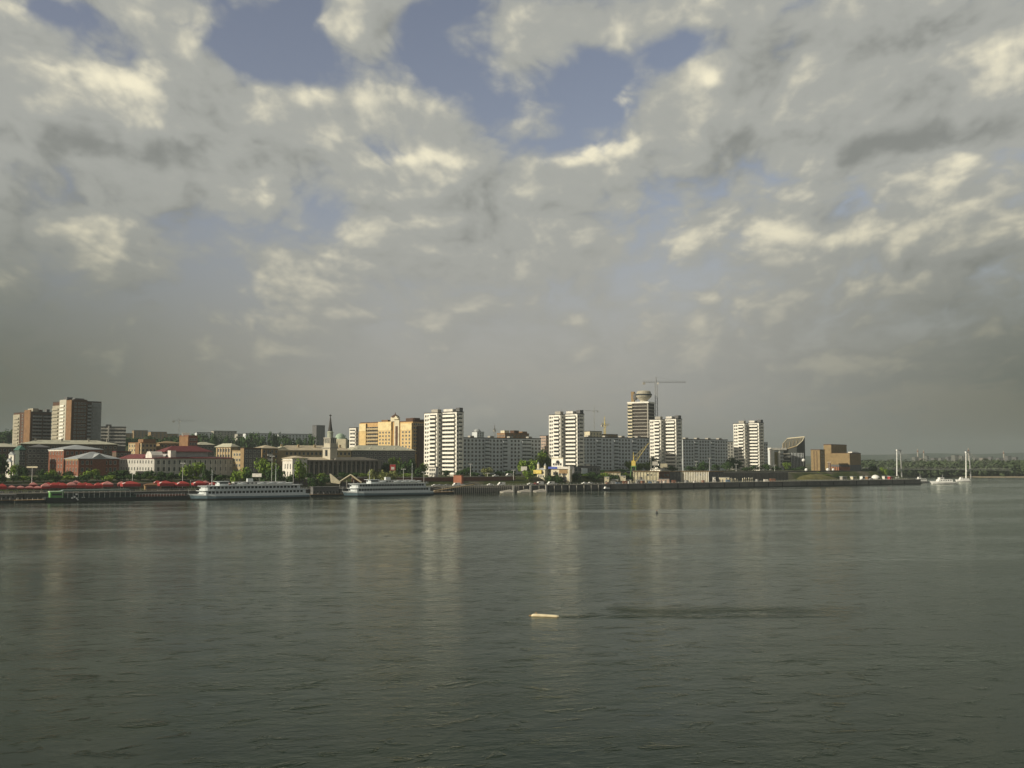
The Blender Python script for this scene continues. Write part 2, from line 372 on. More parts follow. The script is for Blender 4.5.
# ------------------------------------------------------------------ buildings
CAP = 96
class Bld:
    """a building on its near corner; local x runs along the right-hand face, local y along the left-hand face"""
    def __init__(s, name, label, cat, pL, pM, pR, ptop, Y, beta, wall, roof=TAR, group=None, base=None, flat=True, zt=None, da=None, db=None):
        uL, uM, uR = (ray(p)[0] for p in (pL, pM, pR))
        cx = uM * Y; be = R(beta); c, n = math.cos(be), math.sin(be)
        s.a = (uR*Y - cx) / (c - uR*n) if da is None else da
        s.b = (cx - uL*Y) / (n + uL*c) if db is None else db
        s.base = (ground(cx, Y) if base is None else base)
        top = Z(ptop, Y) if zt is None else zt
        s.h = top - s.base; s.cnt = {}; s.over = {}; s.me = {}
        s.root = thing(name, label, cat, (cx, Y, s.base), be, group)
        s.wall = MB().box(0, s.a, 0, s.b, -4, s.h).build('wall', wall, s.root)
        if flat:
            r = MB(); o = .15; q = .5
            r.box(-o, s.a+o, -o, q, s.h-.05, s.h+.6); r.box(-o, s.a+o, s.b-q, s.b+o, s.h-.05, s.h+.6)
            r.box(-o, q, q, s.b-q, s.h-.05, s.h+.6); r.box(s.a-q, s.a+o, q, s.b-q, s.h-.05, s.h+.6)
            r.box(q, s.a-q, q, s.b-q, s.h-.1, s.h+.12); r.build('roof', roof, s.root)
        blds.append(s)
    def place(s, face, u, z):
        if face == 'F': return (u, 0, z), 0
        if face == 'L': return (0, u, z), -math.pi/2
        if face == 'R': return (s.a, u, z), math.pi/2
        return (u, s.b, z), math.pi
    def span(s, face): return s.a if face in 'FB' else s.b
    def part(s, name, me, face, u, z, cap=CAP):
        loc, rz = s.place(face, u, z); k = s.cnt.get(name, 0); s.cnt[name] = k + 1
        if k < cap: return put(me, name, s.root, loc, rz)
        s.over.setdefault((name, me.name), (me, []))[1].append((loc, rz)); return None
    def wmesh(s, w, h, glass=GLASS, frame=FRAME, cross=True, key=''):
        k = ('w', round(w, 1), round(h, 1), frame.name, key)
        if k in WM: return WM[k]
        m = MB(); t = min(.12, w*.12)
        m.box(-w/2, w/2, -.02, .03, 0, h); n0 = len(m.f)
        m.box(-w/2-t, -w/2, -.08, 0, -t, h+t); m.box(w/2, w/2+t, -.08, 0, -t, h+t)
        m.box(-w/2, w/2, -.08, 0, h, h+t); m.box(-w/2, w/2, -.14, 0, -t, 0)
        if cross: m.box(-.04, .04, -.05, 0, 0, h)
        me = m.mesh('window', glass); me.materials.append(frame)
        me.polygons.foreach_set('material_index', [0]*n0 + [1]*(len(m.f)-n0))
        WM[k] = me; return me
    def wins(s, face, f0, f1, nc, nr, w=1.5, h=1.6, dz=3.0, top=1.0, frame=FRAME, skip=(), name='window', cross=True):
        L = s.span(face); me = s.wmesh(w, h, frame=frame, cross=cross)
        for r in range(nr):
            z = s.h - top - h - r*dz
            if z < .5: break
            for c in range(nc):
                if c in skip: continue
                s.part(name, me, face, L*(f0 + (f1-f0)*(c+.5)/nc), z)
    def balcs(s, face, f0, f1, nr, dz=3.0, top=1.0, out=1.2, mt=BALC, ph=1.3, dark=True, ends=False):
        L = s.span(face); w = L*(f1-f0); u = L*(f0+f1)/2
        k = ('b', round(w, 1), out, mt.name, ph)
        if k not in WM:
            m = MB(); m.box(-w/2, w/2, -out, -.02, -.18, 0); m.box(-w/2, w/2, -out, -out+.08, 0, ph)
            m.box(-w/2, -w/2+.08, -out+.08, -.02, 0, ph); m.box(w/2-.08, w/2, -out+.08, -.02, 0, ph)
            WM[k] = m.mesh('balcony', mt)
        kw = ('bw', round(w, 1), round(dz, 1))
        if kw not in WM:
            m = MB(); m.box(-w/2+.15, w/2-.15, -.03, .03, .05, dz-.75); n0 = len(m.f)
            nn = max(2, int(w/2.4))
            for i in range(nn+1):
                x = -w/2+.15 + (w-.3)*i/nn; m.box(x-.05, x+.05, -.08, -.03, .05, dz-.75)
            me = m.mesh('recess_shade_window', GLASS); me.materials.append(FRAME)  # dark glazing strip that also puts the balcony recess shade into colour
            me.polygons.foreach_set('material_index', [0]*n0 + [1]*(len(m.f)-n0)); WM[kw] = me
        for r in range(nr):
            z = s.h - top - dz - r*dz + .3
            if z < .5: break
            o = s.part('balcony', WM[k], face, u, z)
            if dark: s.part('recess_shade_window', WM[kw], face, u, z)
    def bay(s, face, f0, f1, out, z0, z1, mt, name='bay'):
        L = s.span(face); w = L*(f1-f0)
        return s.part(name, MB().box(-w/2, w/2, -out, -.01, z0, z1).mesh(name, mt), face, L*(f0+f1)/2, 0)
    def box(s, name, x0, x1, y0, y1, z0, z1, mt):
        return MB().box(x0, x1, y0, y1, z0, z1).build(name, mt, s.root)
    def finish(s):
        groups = {}
        for (nm, _), (me, lst) in s.over.items():
            g = groups.setdefault(nm, ([], [], [], me))
            vs = [v.co.copy() for v in me.vertices]; fs = [tuple(p.vertices) for p in me.polygons]; mi = [p.material_index for p in me.polygons]
            for loc, rz in lst:
                Mx = Matrix.Translation(loc) @ Matrix.Rotation(rz, 4, 'Z'); i = len(g[0])
                g[0].extend([tuple(Mx @ v) for v in vs]); g[1].extend([tuple(i+q for q in f) for f in fs]); g[2].extend(mi)
        for nm, (vv, ff, mi, src) in groups.items():
            me = bpy.data.meshes.new(nm); me.from_pydata(vv, [], ff)
            for m in src.materials: me.materials.append(m)
            me.polygons.foreach_set('material_index', mi); me.update()
            put(me, nm, s.root)['kind'] = 'stuff'
WM = {}; blds = []
def antenna(b, x, y, z, h=4):
    m = MB().tube((x, y, z), (x, y, z+h), .12, .05, 6)
    m.box(x-.9, x+.9, y-.04, y+.04, z+h*.75, z+h*.75+.08); m.box(x-.6, x+.6, y-.04, y+.04, z+h*.9, z+h*.9+.08)
    m.build('antenna', STEEL, b.root)

# ============ four white point towers (two staggered sections each)
def point_tower(pL, pA, pB, pM, pR, ptop, Y, label, beta=50):
    b = Bld('apartment_tower', label, 'tower block', pB, pM, pR, ptop+1.0, Y, beta, WHITE, group='white tower blocks along the river')
    n = math.sin(R(beta)); c = math.cos(R(beta)); C = b.root.location; uA = ray(pA)[0]; uL = ray(pL)[0]
    y0 = b.b; x0 = (uA*(C.y+y0*c) - C.x + y0*n)/(c - uA*n); y1 = (C.x + x0*c - uL*(C.y + x0*n))/(n + uL*c)
    h2 = b.h - .5; A2 = 9.0; w_ = y1 - y0
    MB().box(x0, x0+A2-x0*.0, y0+.01, y1, -4, h2).build('wing', WHITE, b.root)
    MB().box(x0-.15, x0+A2+.15, y0+.02, y1+.15, h2, h2+.5).build('wing_roof', TAR, b.root)
    dz = 3.05
    b.balcs('L', .10, .93, 16, dz, .6, 1.4)
    b.balcs('F', .30, .80, 16, dz, .6, 1.0); b.wins('F', .02, .28, 1, 16, 1.3, 1.5, dz, 1.0)
    w = w_*.50; kb = MB()
    kb.box(-w/2, w/2, -1.4, -.02, -.18, 0); kb.box(-w/2, w/2, -1.4, -1.32, 0, 1.3); kb.box(-w/2, -w/2+.08, -1.3, -.02, 0, 1.05); kb.box(w/2-.08, w/2, -1.3, -.02, 0, 1.05)
    kbm = kb.mesh('balcony', BALC); dk = MB().box(-w/2+.2, w/2-.2, -.04, .04, .05, dz-.75).mesh('recess_shade_window', GLASS); wm_ = b.wmesh(1.4, 1.5)
    for r in range(16):
        z = h2 - .5 - dz - r*dz
        if z < .5: break
        put(kbm, 'balcony', b.root, (x0, y0 + w_*.33, z), -math.pi/2); put(dk, 'recess_shade_window', b.root, (x0, y0 + w_*.33, z), -math.pi/2)
        for q in (.70, .88): put(wm_, 'window', b.root, (x0, y0 + w_*q, z+.7), -math.pi/2)
        put(wm_, 'window', b.root, (x0*.5, y0, z+.7), 0)
    b.box('lift_house', b.a*.45, b.a*.95, .4, 4.2, b.h+.1, b.h+3.4, GREYD); b.box('lift_house', b.a*.1, b.a*.9, 5.0, b.b-.6, b.h+.1, b.h+2.5, WHITE2)
    MB().box(x0+2, x0+6, y0+1.5, y0+w_*.6, h2+.4, h2+2.9).build('lift_house', CONC, b.root)
    antenna(b, x0+3, y0+1.2, h2, 5.5); antenna(b, 2, b.b*.9, b.h, 3.5)
    return b
point_tower(424, 437, 442, 456.5, 463.5, 411, 740, 'tall white tower block standing left of the long grey slab, nearest to the yellow hotel')
point_tower(549, 560.5, 565, 577.5, 584.5, 413, 790, 'tall white tower block rising behind the cream building with blue and white canopy')
point_tower(650, 661, 665, 676.5, 682.5, 418, 880, 'tall white tower block just right of the unfinished high-rise with the round top')
point_tower(734, 745, 748.5, 759.5, 764.5, 422, 960, 'tall white tower block standing apart at the right end of the grey slabs')
# ============ nine-storey slabs in shade
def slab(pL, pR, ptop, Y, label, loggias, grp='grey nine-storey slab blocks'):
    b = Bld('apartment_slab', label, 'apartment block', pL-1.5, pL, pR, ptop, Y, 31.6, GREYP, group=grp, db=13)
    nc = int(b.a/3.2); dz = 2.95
    for (f0, f1) in loggias: b.balcs('F', f0, f1, 9, dz, .5, .9, GREYP)
    skip = [c for c in range(nc) if any(f0-.01 < (c+.5)/nc < f1+.01 for f0, f1 in loggias)]
    b.wins('F', 0, 1, nc, 9, 1.5, 1.5, dz, 1.1, skip=skip)
    b.wins('L', 0, 1, 3, 9, 1.5, 1.5, dz, 1.1)
    for k in range(4):
        x = b.a*(.12+.25*k); MB().box(x, x+3.4, 4, 8, b.h+.1, b.h+2.0).build('stair_head', CONC, b.root)
    return b
slab(463, 541, 438, 770, 'long grey nine-storey slab between the two left white tower blocks', [(.27, .33), (.50, .56), (.75, .81), (.81, .87)])
slab(583, 649, 437.5, 825, 'long grey nine-storey slab between the two middle white tower blocks', [(.20, .27), (.46, .53), (.74, .81)])
slab(683, 728, 439.5, 925, 'shorter grey nine-storey slab between the two right white tower blocks', [(.25, .33), (.62, .70)])
b = Bld('apartment_block', 'low white apartment block tucked behind the left side of the rightmost tower', 'apartment block', 726, 727.5, 742, 442, 1010, 20, WHITE, db=12)
b.wins('F', 0, 1, 5, 7, 1.5, 1.5, 3, 1)
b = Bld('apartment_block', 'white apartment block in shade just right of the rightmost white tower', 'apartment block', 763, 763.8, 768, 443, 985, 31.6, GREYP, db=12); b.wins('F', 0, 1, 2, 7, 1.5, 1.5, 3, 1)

# ============ yellow and orange hotel
b = Bld('apartment_complex', 'yellow and orange brick apartment building with a cupola, left of the first white tower', 'apartment building', 360, 412.5, 424, 421.5, 830, 52, HORANGE, roof=BRICKD)
H = b.h
b.bay('L', .00, .20, 1.3, -3, H-1, YELLOW); b.bay('L', .38, .63, 1.3, -3, H+.5, YELLOW); b.bay('L', .87, 1.0, 1.3, -3, H-.5, YELLOW)
b.bay('L', .00, .20, 1.5, H-7, H-1.6, UPB, 'upper_band'); b.bay('L', .38, .63, 1.5, H-7, H-.1, UPB, 'upper_band'); b.bay('L', .87, 1.0, 1.5, H-7, H-1.1, UPB, 'upper_band')
b.bay('L', .24, .33, .8, -3, H+2.2, CREAM, 'portal'); b.bay('L', .262, .308, .95, -3, H-3.5, BRICKD, 'stair_window')
b.balcs('L', .64, .86, 9, 3.0, 3.2, 1.1, TANL); b.wins('F', .05, .95, 5, 9, 1.6, 1.6, 3.0, 1.4)
for f0, f1, n in ((.01, .19, 3), (.39, .62, 4), (.88, .99, 2)):
    me = b.wmesh(1.4, 1.5)
    for r in range(9):
        for c in range(n):
            if b.cnt.get('window', 0) < 96:
                u = b.b*(f0+(f1-f0)*(c+.5)/n); b.cnt['window'] = b.cnt.get('window', 0)+1
                put(me, 'window', b.root, (-1.33, u, H-3.4-r*3.0), -math.pi/2)
MB().prism([(-3.4, 0), (3.4, 0), (0, 3.0)], -1.2, 1.0).build('pediment', CREAM, b.root, (-.9, b.b*.285, H+2.2), -math.pi/2)
cu = MB().box(-2.8, 2.8, -2.8, 2.8, 0, 4.2).build('cupola', CREAM, b.root, (6, b.b*.42, H+.1))
MB().rev([(3.6, 0), (3.0, 1.2), (.5, 2.6), (.12, 4.2)], n=8).build('cupola_roof', BRICKD, cu, (0, 0, 4.2))
b.box('roof_house', 2, 9, b.b*.03, b.b*.16, H+.1, H+3.0, BRICKD); b.box('roof_house', 2, 9, b.b*.50, b.b*.62, H+.1, H+2.2, ORANGE)
b.box('side_wing', b.a*.35, b.a+5, -1.8, 4, -3, H-3.5, BRICKD); b.box('roof_house', b.a*.2, b.a*.7, 1, 6, H+.1, H+3.2, BRICKD)  # dark brick on the wing puts the shade of this side into colour
# orange slab behind it, to the right
b = Bld('apartment_block', 'dark brick apartment block half hidden between the yellow building and first white tower', 'apartment block', 413, 414, 432, 420, 880, 25, BRICKD, db=14); b.wins('F', 0, 1, 5, 9, 1.5, 1.6, 3, 1.5)
b = Bld('office_tower', 'narrow white banded tower left of the yellow apartment building', 'tower', 349, 355.5, 358, 428, 900, 60, WHITE); b.balcs('L', .08, .92, 8, 3.2, 1.0, .6); b.wins('F', 0, 1, 1, 8, 1.4, 1.6, 3.2, 1.2); antenna(b, 2, 3, b.h, 5)
b = Bld('low_hall', 'low dark building with pale flat roof in front of the yellow apartments', 'hall', 351, 352, 415, 450.5, 760, 32, GREYD, flat=False, db=20)
MB().hip(0, b.a, 0, b.b, b.h, 4.2, o=.8).build('roof', ROOFP, b.root)
b.wins('F', 0, 1, 15, 4, 1.6, 1.7, 3.3, 1.2)
for k in range(5): b.box('roof_vent', b.a*(.1+.2*k), b.a*(.1+.2*k)+1.2, 3, 4.2, b.h+.8, b.h+2.2, WHITE2)
# ============ roof-top things of buildings behind the slabs
b = Bld('apartment_block', 'orange and cream topped building peeping over the left grey slab', 'apartment block', 497, 505, 529, 433.5, 960, 40, ORANGE, roof=ORANGE)
b.box('roof_house', 1, 7, 2, 8, b.h, b.h+3, CREAM); b.box('roof_house', b.a*.4, b.a*.6, 1, 7, b.h, b.h+3.2, BRICKD); b.box('roof_house', b.a*.75, b.a*.95, 1, 7, b.h, b.h+2.4, ORANGE); b.wins('F', 0, 1, 8, 6, 1.5, 1.6, 3, 1.2); b.wins('L', 0, 1, 4, 6, 1.5, 1.6, 3, 1.2)
b = Bld('apartment_block', 'pinkish apartment block behind the gap left of the second white tower', 'apartment block', 540, 546, 556, 436, 1000, 45, M_('pinkish_render', (.45, .33, .26))); b.wins('F', 0, 1, 3, 9, 1.5, 1.6, 3, 1.5); b.wins('L', 0, 1, 3, 9, 1.5, 1.6, 3, 1.5)
b = Bld('unfinished_block', 'cream top of a building under construction behind the middle grey slab', 'apartment block', 584, 590, 602, 431.5, 990, 45, CREAM); b.wins('F', 0, 1, 4, 6, 1.5, 1.6, 3, 1.5)
b = Bld('apartment_block', 'hazy grey round-topped block far behind the left grey slab', 'apartment block', 472, 477, 484, 432, 1500, 45, GREYP); b.wins('F', 0, 1, 3, 6, 2, 1.8, 3.2, 1.5)
MB().rev([(5.5, 0), (5, 2.5), (3, 4.5), (.3, 5.5)], 6, 6, 14).build('dome', ROOFG, b.root, (0, 0, b.h))
b = Bld('apartment_block', 'tan block behind the middle slab, left of the unfinished high-rise', 'apartment block', 596, 600, 618, 434.5, 1060, 35, TAN); b.wins('F', 0, 1, 6, 6, 1.5, 1.6, 3, 1.2)
# ============ unfinished high-rise
b = Bld('unfinished_tower', 'unfinished concrete high-rise with open floors and a bulbous round top', 'skyscraper', 628, 649, 655, 403, 1010, 62, M_('open_floor_gloom', (.05, .042, .036)), flat=False)  # near-black wall colour stands in for the shade between open floors
H = b.h
MB().box(-.3, b.a+.3, -.3, b.b+.3, H, H+1.6).build('top_slab', WHITE, b.root)
for k in range(18):
    z = H - 3.4*(k+1)
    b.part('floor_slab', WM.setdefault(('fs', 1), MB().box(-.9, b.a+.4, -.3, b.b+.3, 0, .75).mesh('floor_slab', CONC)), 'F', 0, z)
b.bay('L', .76, .97, 1.3, -3, H-.2, CREAM, 'white_bay'); b.bay('L', .0, .05, 1.0, -3, H-.2, CONC, 'corner_pier')
me = b.wmesh(2.0, 2.2)
for k in range(16):
    put(WM.setdefault('wb2', MB().box(-2.2, 2.2, -.1, 0, 0, 1.7).mesh('bay_window', GLASS)), 'bay_window', b.root, (-1.32, b.b*.865, H-2.9-3.4*k), -math.pi/2)
dr = MB().rev([(3.8, 0), (3.8, 1.6), (5.6, 3.2), (7.4, 4.8), (8.0, 6.0), (8.0, 8.2), (7.4, 8.9), (7.2, 10.4), (6.0, 11.3), (4.2, 11.6), (.2, 11.8)], n=24, cx=0, cy=0).build('round_cap', M_('pale_concrete', (.40, .37, .29)), b.root, (b.a*.5, b.b*.36, H+1.6), smooth=False)
MB().rev([(8.3, 6.7), (8.32, 6.7), (8.32, 8.2), (8.3, 8.2)], n=24).build('cap_window_band', GLASS, dr)
MB().box(-1.6, 1.6, -1.6, 1.6, 0, 11).build('stair_core', TAN, b.root, (b.a*.5, b.b*.88, H+1.6))
MB().rev([(1.2, 0), (2.3, 2), (2.3, 5), (.8, 7)], n=10).build('water_tank', GREYD, b.root, (b.a*.4, b.b*.74, H+3.6))
b.box('side_core', b.a*.72, b.a+3, 3, 12, -3, H+2, CONC)
# ============ tower cranes
def crane(px, Y, ptop, pj, jl, cl, rz, label, mt=STEEL, w=1.6, name='tower_crane'):
    x = X(px, Y); g0 = ground(x, Y); z1 = Z(ptop, Y)-g0; zj = Z(pj, Y)-g0
    c_ = thing(name, label, 'crane', (x, Y, g0), rz, 'tower cranes over the building sites')
    m = MB()
    for sx_ in (-1, 1):
        for sy_ in (-1, 1): m.tube((sx_*w/2, sy_*w/2, -1), (sx_*w/2, sy_*w/2, zj), .16, .16, 5)
    z = 0; k = 0
    while z < zj-2:
        for a, bb in (((-1,-1),(1,-1)), ((1,-1),(1,1)), ((1,1),(-1,1)), ((-1,1),(-1,-1))):
            p, q = (a, bb) if k % 2 else (bb, a)
            m.tube((p[0]*w/2, p[1]*w/2, z), (q[0]*w/2, q[1]*w/2, z+2.4), .08, .08, 4)
        z += 2.4; k += 1
    m.build('mast', mt, c_)
    def boom(x0, x1, nm):
        m = MB(); n = max(3, int(abs(x1-x0)/2.5))
        for yy, zz in ((-.7, 0), (.7, 0), (0, 1.5)): m.tube((x0, yy, zj+zz), (x1, yy, zj+zz), .13, .13, 5)
        for i in range(n):
            a = x0+(x1-x0)*i/n; c2 = x0+(x1-x0)*(i+1)/n
            m.tube((a, -.7, zj), (c2, 0, zj+1.5), .07, .07, 4); m.tube((a, .7, zj), (c2, 0, zj+1.5), .07, .07, 4)
        m.build(nm, mt, c_)
    boom(1, jl, 'jib'); boom(-1, -cl, 'counter_jib')
    MB().tube((0, 0, zj), (0, 0, z1), .7, .15, 6).build('apex', mt, c_)
    m = MB().tube((0, 0, z1-.5), (jl*.75, 0, zj+1.5), .05, .05, 4); m.tube((0, 0, z1-.5), (-cl*.9, 0, zj), .05, .05, 4); m.build('stay_cable', mt, c_)
    MB().box(-cl, -cl+2.4, -.8, .8, zj-2.2, zj).build('counterweight', CONC, c_)
    MB().box(.9, 2.4, -1.6, -.3, zj-2.0, zj-.1).build('cab', WHITE2, c_)
    return c_
crane(657, 1030, 376.5, 382.5, 31, 14, R(4), 'tall tower crane with long horizontal jib standing behind the unfinished high-rise', w=2.2)
crane(605, 1120, 416, 425, 11, 8, R(58), 'small tower crane sticking up behind the middle grey slab', YEL)
crane(594.5, 2300, 404, 411, 24, 10, R(200), 'faint distant tower crane above the left end of the middle grey slab', M_('pale_steel', (.34, .34, .31)), 1.0)
crane(178, 1500, 418, 421, 22, 9, R(20), 'faint distant tower crane behind the maroon roofed white building')
crane(494.5, 1250, 424, 430, 10, 6, R(80), 'thin distant crane rising over the left grey slab')
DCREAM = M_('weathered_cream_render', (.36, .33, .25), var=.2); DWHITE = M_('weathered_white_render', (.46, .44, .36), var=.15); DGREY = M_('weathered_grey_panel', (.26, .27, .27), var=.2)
# ============ brown brick towers on the far left
b = Bld('brick_tower', 'lower brown brick tower block with a cream edge, the left one of two', 'tower block', 12, 29.5, 50, 412, 880, 50, BRICKD, group='brown brick towers')
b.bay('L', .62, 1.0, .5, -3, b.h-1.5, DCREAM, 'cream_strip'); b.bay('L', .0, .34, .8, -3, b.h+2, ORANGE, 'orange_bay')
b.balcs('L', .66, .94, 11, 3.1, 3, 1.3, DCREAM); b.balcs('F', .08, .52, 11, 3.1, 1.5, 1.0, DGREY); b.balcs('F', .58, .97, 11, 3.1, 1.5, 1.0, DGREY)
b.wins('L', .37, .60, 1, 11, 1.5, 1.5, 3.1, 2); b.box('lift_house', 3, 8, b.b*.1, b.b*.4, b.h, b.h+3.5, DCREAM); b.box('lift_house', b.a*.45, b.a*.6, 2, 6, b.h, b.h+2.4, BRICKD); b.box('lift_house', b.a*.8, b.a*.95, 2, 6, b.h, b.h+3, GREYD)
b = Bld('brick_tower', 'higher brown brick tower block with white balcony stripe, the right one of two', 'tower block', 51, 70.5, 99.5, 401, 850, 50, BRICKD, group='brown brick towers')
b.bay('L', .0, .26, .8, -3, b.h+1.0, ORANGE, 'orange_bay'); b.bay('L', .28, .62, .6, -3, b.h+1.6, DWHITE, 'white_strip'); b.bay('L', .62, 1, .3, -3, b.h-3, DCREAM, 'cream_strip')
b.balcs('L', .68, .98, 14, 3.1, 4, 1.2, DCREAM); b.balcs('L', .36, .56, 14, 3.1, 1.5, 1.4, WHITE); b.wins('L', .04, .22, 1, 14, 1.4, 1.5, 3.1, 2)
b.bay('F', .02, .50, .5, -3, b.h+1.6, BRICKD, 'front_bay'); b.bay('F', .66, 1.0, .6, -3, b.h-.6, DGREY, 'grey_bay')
b.balcs('F', .52, .64, 14, 3.1, 1.5, 1.2, DGREY); b.balcs('F', .68, .86, 14, 3.1, 1.5, 1.7, DGREY)
me = b.wmesh(1.5, 1.5)
for r in range(14):
    for q in (.1, .22, .32, .42): put(me, 'window', b.root, (b.a*q, -.52, b.h-2.6-3.1*r), 0)
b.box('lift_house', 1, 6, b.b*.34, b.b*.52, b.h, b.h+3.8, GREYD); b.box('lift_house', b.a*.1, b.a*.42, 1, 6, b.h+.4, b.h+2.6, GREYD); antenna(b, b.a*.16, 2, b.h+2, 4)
b = Bld('banded_block', 'grey block with white window bands right of the brown brick towers', 'apartment block', 98, 100, 125, 427, 930, 22, GREYD, db=14)
for k in range(6): b.part('white_band', WM.setdefault('wband', MB().box(-.1, b.a+.1, -.5, -.02, 0, 1.2).mesh('white_band', WHITE2)), 'F', 0, b.h-2.2-3.1*k)
b.wins('F', 0, 1, 8, 6, 2.0, 1.4, 3.1, .4, cross=False); b.bay('F', .27, .33, 1.0, -3, b.h+1.2, WHITE2, 'white_stair'); b.box('lift_house', 4, 9, 3, 8, b.h, b.h+2.5, GREYD)
# long low building with pale green roof
b = Bld('long_hall', 'long dark building with a pale green hipped roof below the brick towers', 'hall', 19, 20, 117, 444, 745, 31, M_('dark_brown_render', (.12, .085, .06)), flat=False, db=26)
MB().hip(0, b.a, 0, b.b, b.h, 3.4, o=1).build('roof', ROOFP, b.root); b.wins('F', 0, 1, 20, 5, 1.7, 1.9, 3.6, 1.4)
for q in (.15, .42, .7, .9): b.box('chimney', b.a*q, b.a*q+1.2, 8, 9.2, b.h+1, b.h+4.6, CONC)
b = Bld('long_hall', 'dark building with cream roof at the left edge behind the trees', 'hall', -30, -29, 22, 447, 730, 31, M_('dark_brown_render', (.12, .085, .06)), flat=False, db=22)
MB().hip(0, b.a, 0, b.b, b.h, 3.0, o=1).build('roof', ROOFP, b.root); b.wins('F', 0, 1, 10, 5, 1.7, 1.9, 3.6, 1.4)
b = Bld('town_house', 'dark grey three storey house left of the red brick hall', 'house', 26.6, 27, 49, 447.5, 675, 25, M_('dark_grey_render', (.10, .10, .095)), flat=False, db=14)
MB().hip(0, b.a, 0, b.b, b.h, 2.4, o=.6).build('roof', GREYD, b.root); b.wins('F', .02, .98, 5, 6, 1.5, 1.9, 3.5, 1.2)
b = Bld('turreted_house', 'small dark house with green roof among trees at the left edge', 'house', 14, 19, 25, 450, 650, 40, M_('dark_green_render', (.08, .10, .085)), flat=False)
MB().hip(0, b.a, 0, b.b, b.h, 3.0, o=.5).build('roof', TEAL, b.root); b.wins('F', .05, .95, 2, 5, 1.4, 1.8, 3.4, 1.2)
b = Bld('white_house', 'small white gabled house among trees near the left edge, the upper one', 'house', 8.5, 13.5, 15, 455, 640, 55, WHITE2, flat=False, group='small white houses in the trees')
MB().prism([(-.4, 0), (b.b+.4, 0), (b.b/2, 2.2)], -b.a-.3, .3).build('roof', ROOFG, b.root, (0, 0, b.h), math.pi/2); b.wins('L', .1, .9, 1, 4, 1.5, 1.7, 3.4, 1)
b = Bld('white_house', 'small white gabled house among trees near the left edge, the lower one', 'house', 6, 11, 12.5, 462, 610, 55, WHITE2, flat=False, group='small white houses in the trees')
MB().prism([(-.4, 0), (b.b+.4, 0), (b.b/2, 2.2)], -b.a-.3, .3).build('roof', ROOFG, b.root, (0, 0, b.h), math.pi/2); b.wins('L', .1, .9, 1, 3, 1.5, 1.7, 3.4, 1)
# red brick pair with grey hipped roofs
b = Bld('brick_hall', 'red brick building with grey roofs, the taller one at the rear left', 'brick building', 48.5, 63.5, 102, 449.5, 650, 42, BRICK, flat=False, group='red brick buildings with grey hipped roofs')
MB().hip(0, b.a, 0, b.b, b.h, 3.2, o=.7).build('roof', ROOFG, b.root); b.wins('L', .04, .96, 5, 5, 1.3, 2.0, 4.2, 1.4); b.wins('F', .04, .96, 8, 5, 1.3, 2.0, 4.2, 1.4)
b.bay('L', 0, 1, .35, b.h-.9, b.h-.1, WHITE2, 'cornice')
b = Bld('brick_hall', 'lower red brick building with broad grey hipped roof, in front right', 'brick building', 65.5, 78.5, 119, 459, 618, 42, BRICK, flat=False, group='red brick buildings with grey hipped roofs')
MB().hip(0, b.a, 0, b.b, b.h, 4.6, o=.9).build('roof', ROOFG, b.root); b.wins('L', .04, .96, 4, 3, 1.4, 2.2, 4.3, 1.2); b.wins('F', .04, .96, 8, 3, 1.4, 2.2, 4.3, 1.2)
MB().prism([(-5, 0), (5, 0), (0, 3.4)], -.5, 8).build('gable', ROOFG, b.root, (b.a*.5, 0, b.h))
b.bay('F', .33, .67, .4, -3, b.h-.1, BRICK, 'front_bay'); b.bay('L', 0, 1, .35, b.h-.8, b.h-.1, TANL, 'cornice'); b.bay('L', 0, 1, .2, -3, 1.8, CONC, 'plinth')
# white monastery-like building with maroon roofs
b = Bld('white_hall', 'long white building with maroon roofs behind the red tents', 'white building', 119.5, 154, 240, 458.5, 640, 42, M_('aged_whitewash', (.48, .465, .42), var=.15), flat=False, db=None)
MB().hip(0, b.a, 0, b.b*.98, b.h, 2.8, o=.7).build('roof', MAROON, b.root); MB().hip(0, 11, b.b*.3, b.b, b.h+.1, 2.9, o=.65).build('wing_roof', MAROON, b.root)
b.wins('F', .02, .98, 16, 3, 1.5, 2.4, 4.4, 1.2); b.wins('L', .02, .98, 12, 3, 1.4, 2.0, 4.4, 1.2)
up = b.box('upper_storey', b.a*.22, b.a*.68, 9, 22, b.h-.5, b.h+4.4, M_('grey_render', (.40, .40, .39)))
MB().hip(b.a*.18, b.a*.72, 8, 23, b.h+4.4, 4.0, o=.6).build('upper_roof', MAROON, b.root)
MB().prism([(-5, -1), (5, -1), (5, 1.2), (2.2, 3.6), (-2.2, 3.6), (-5, 1.2)], -.6, 7).build('gable', WHITE2, b.root, (1.5, 11, b.h+1), -math.pi/2)
MB().box(-1.8, 1.8, -.6, 4, -1, 3.4).build('dormer', WHITE2, b.root, (b.a*.23, 3, b.h+1.8))
for k in range(17): b.part('pilaster', WM.setdefault('pil1', MB().box(-.25, .25, -.25, 0, -2, b.h-.8).mesh('pilaster', WHITE2)), 'F', b.a*(k+.02)/17+.4, 0)
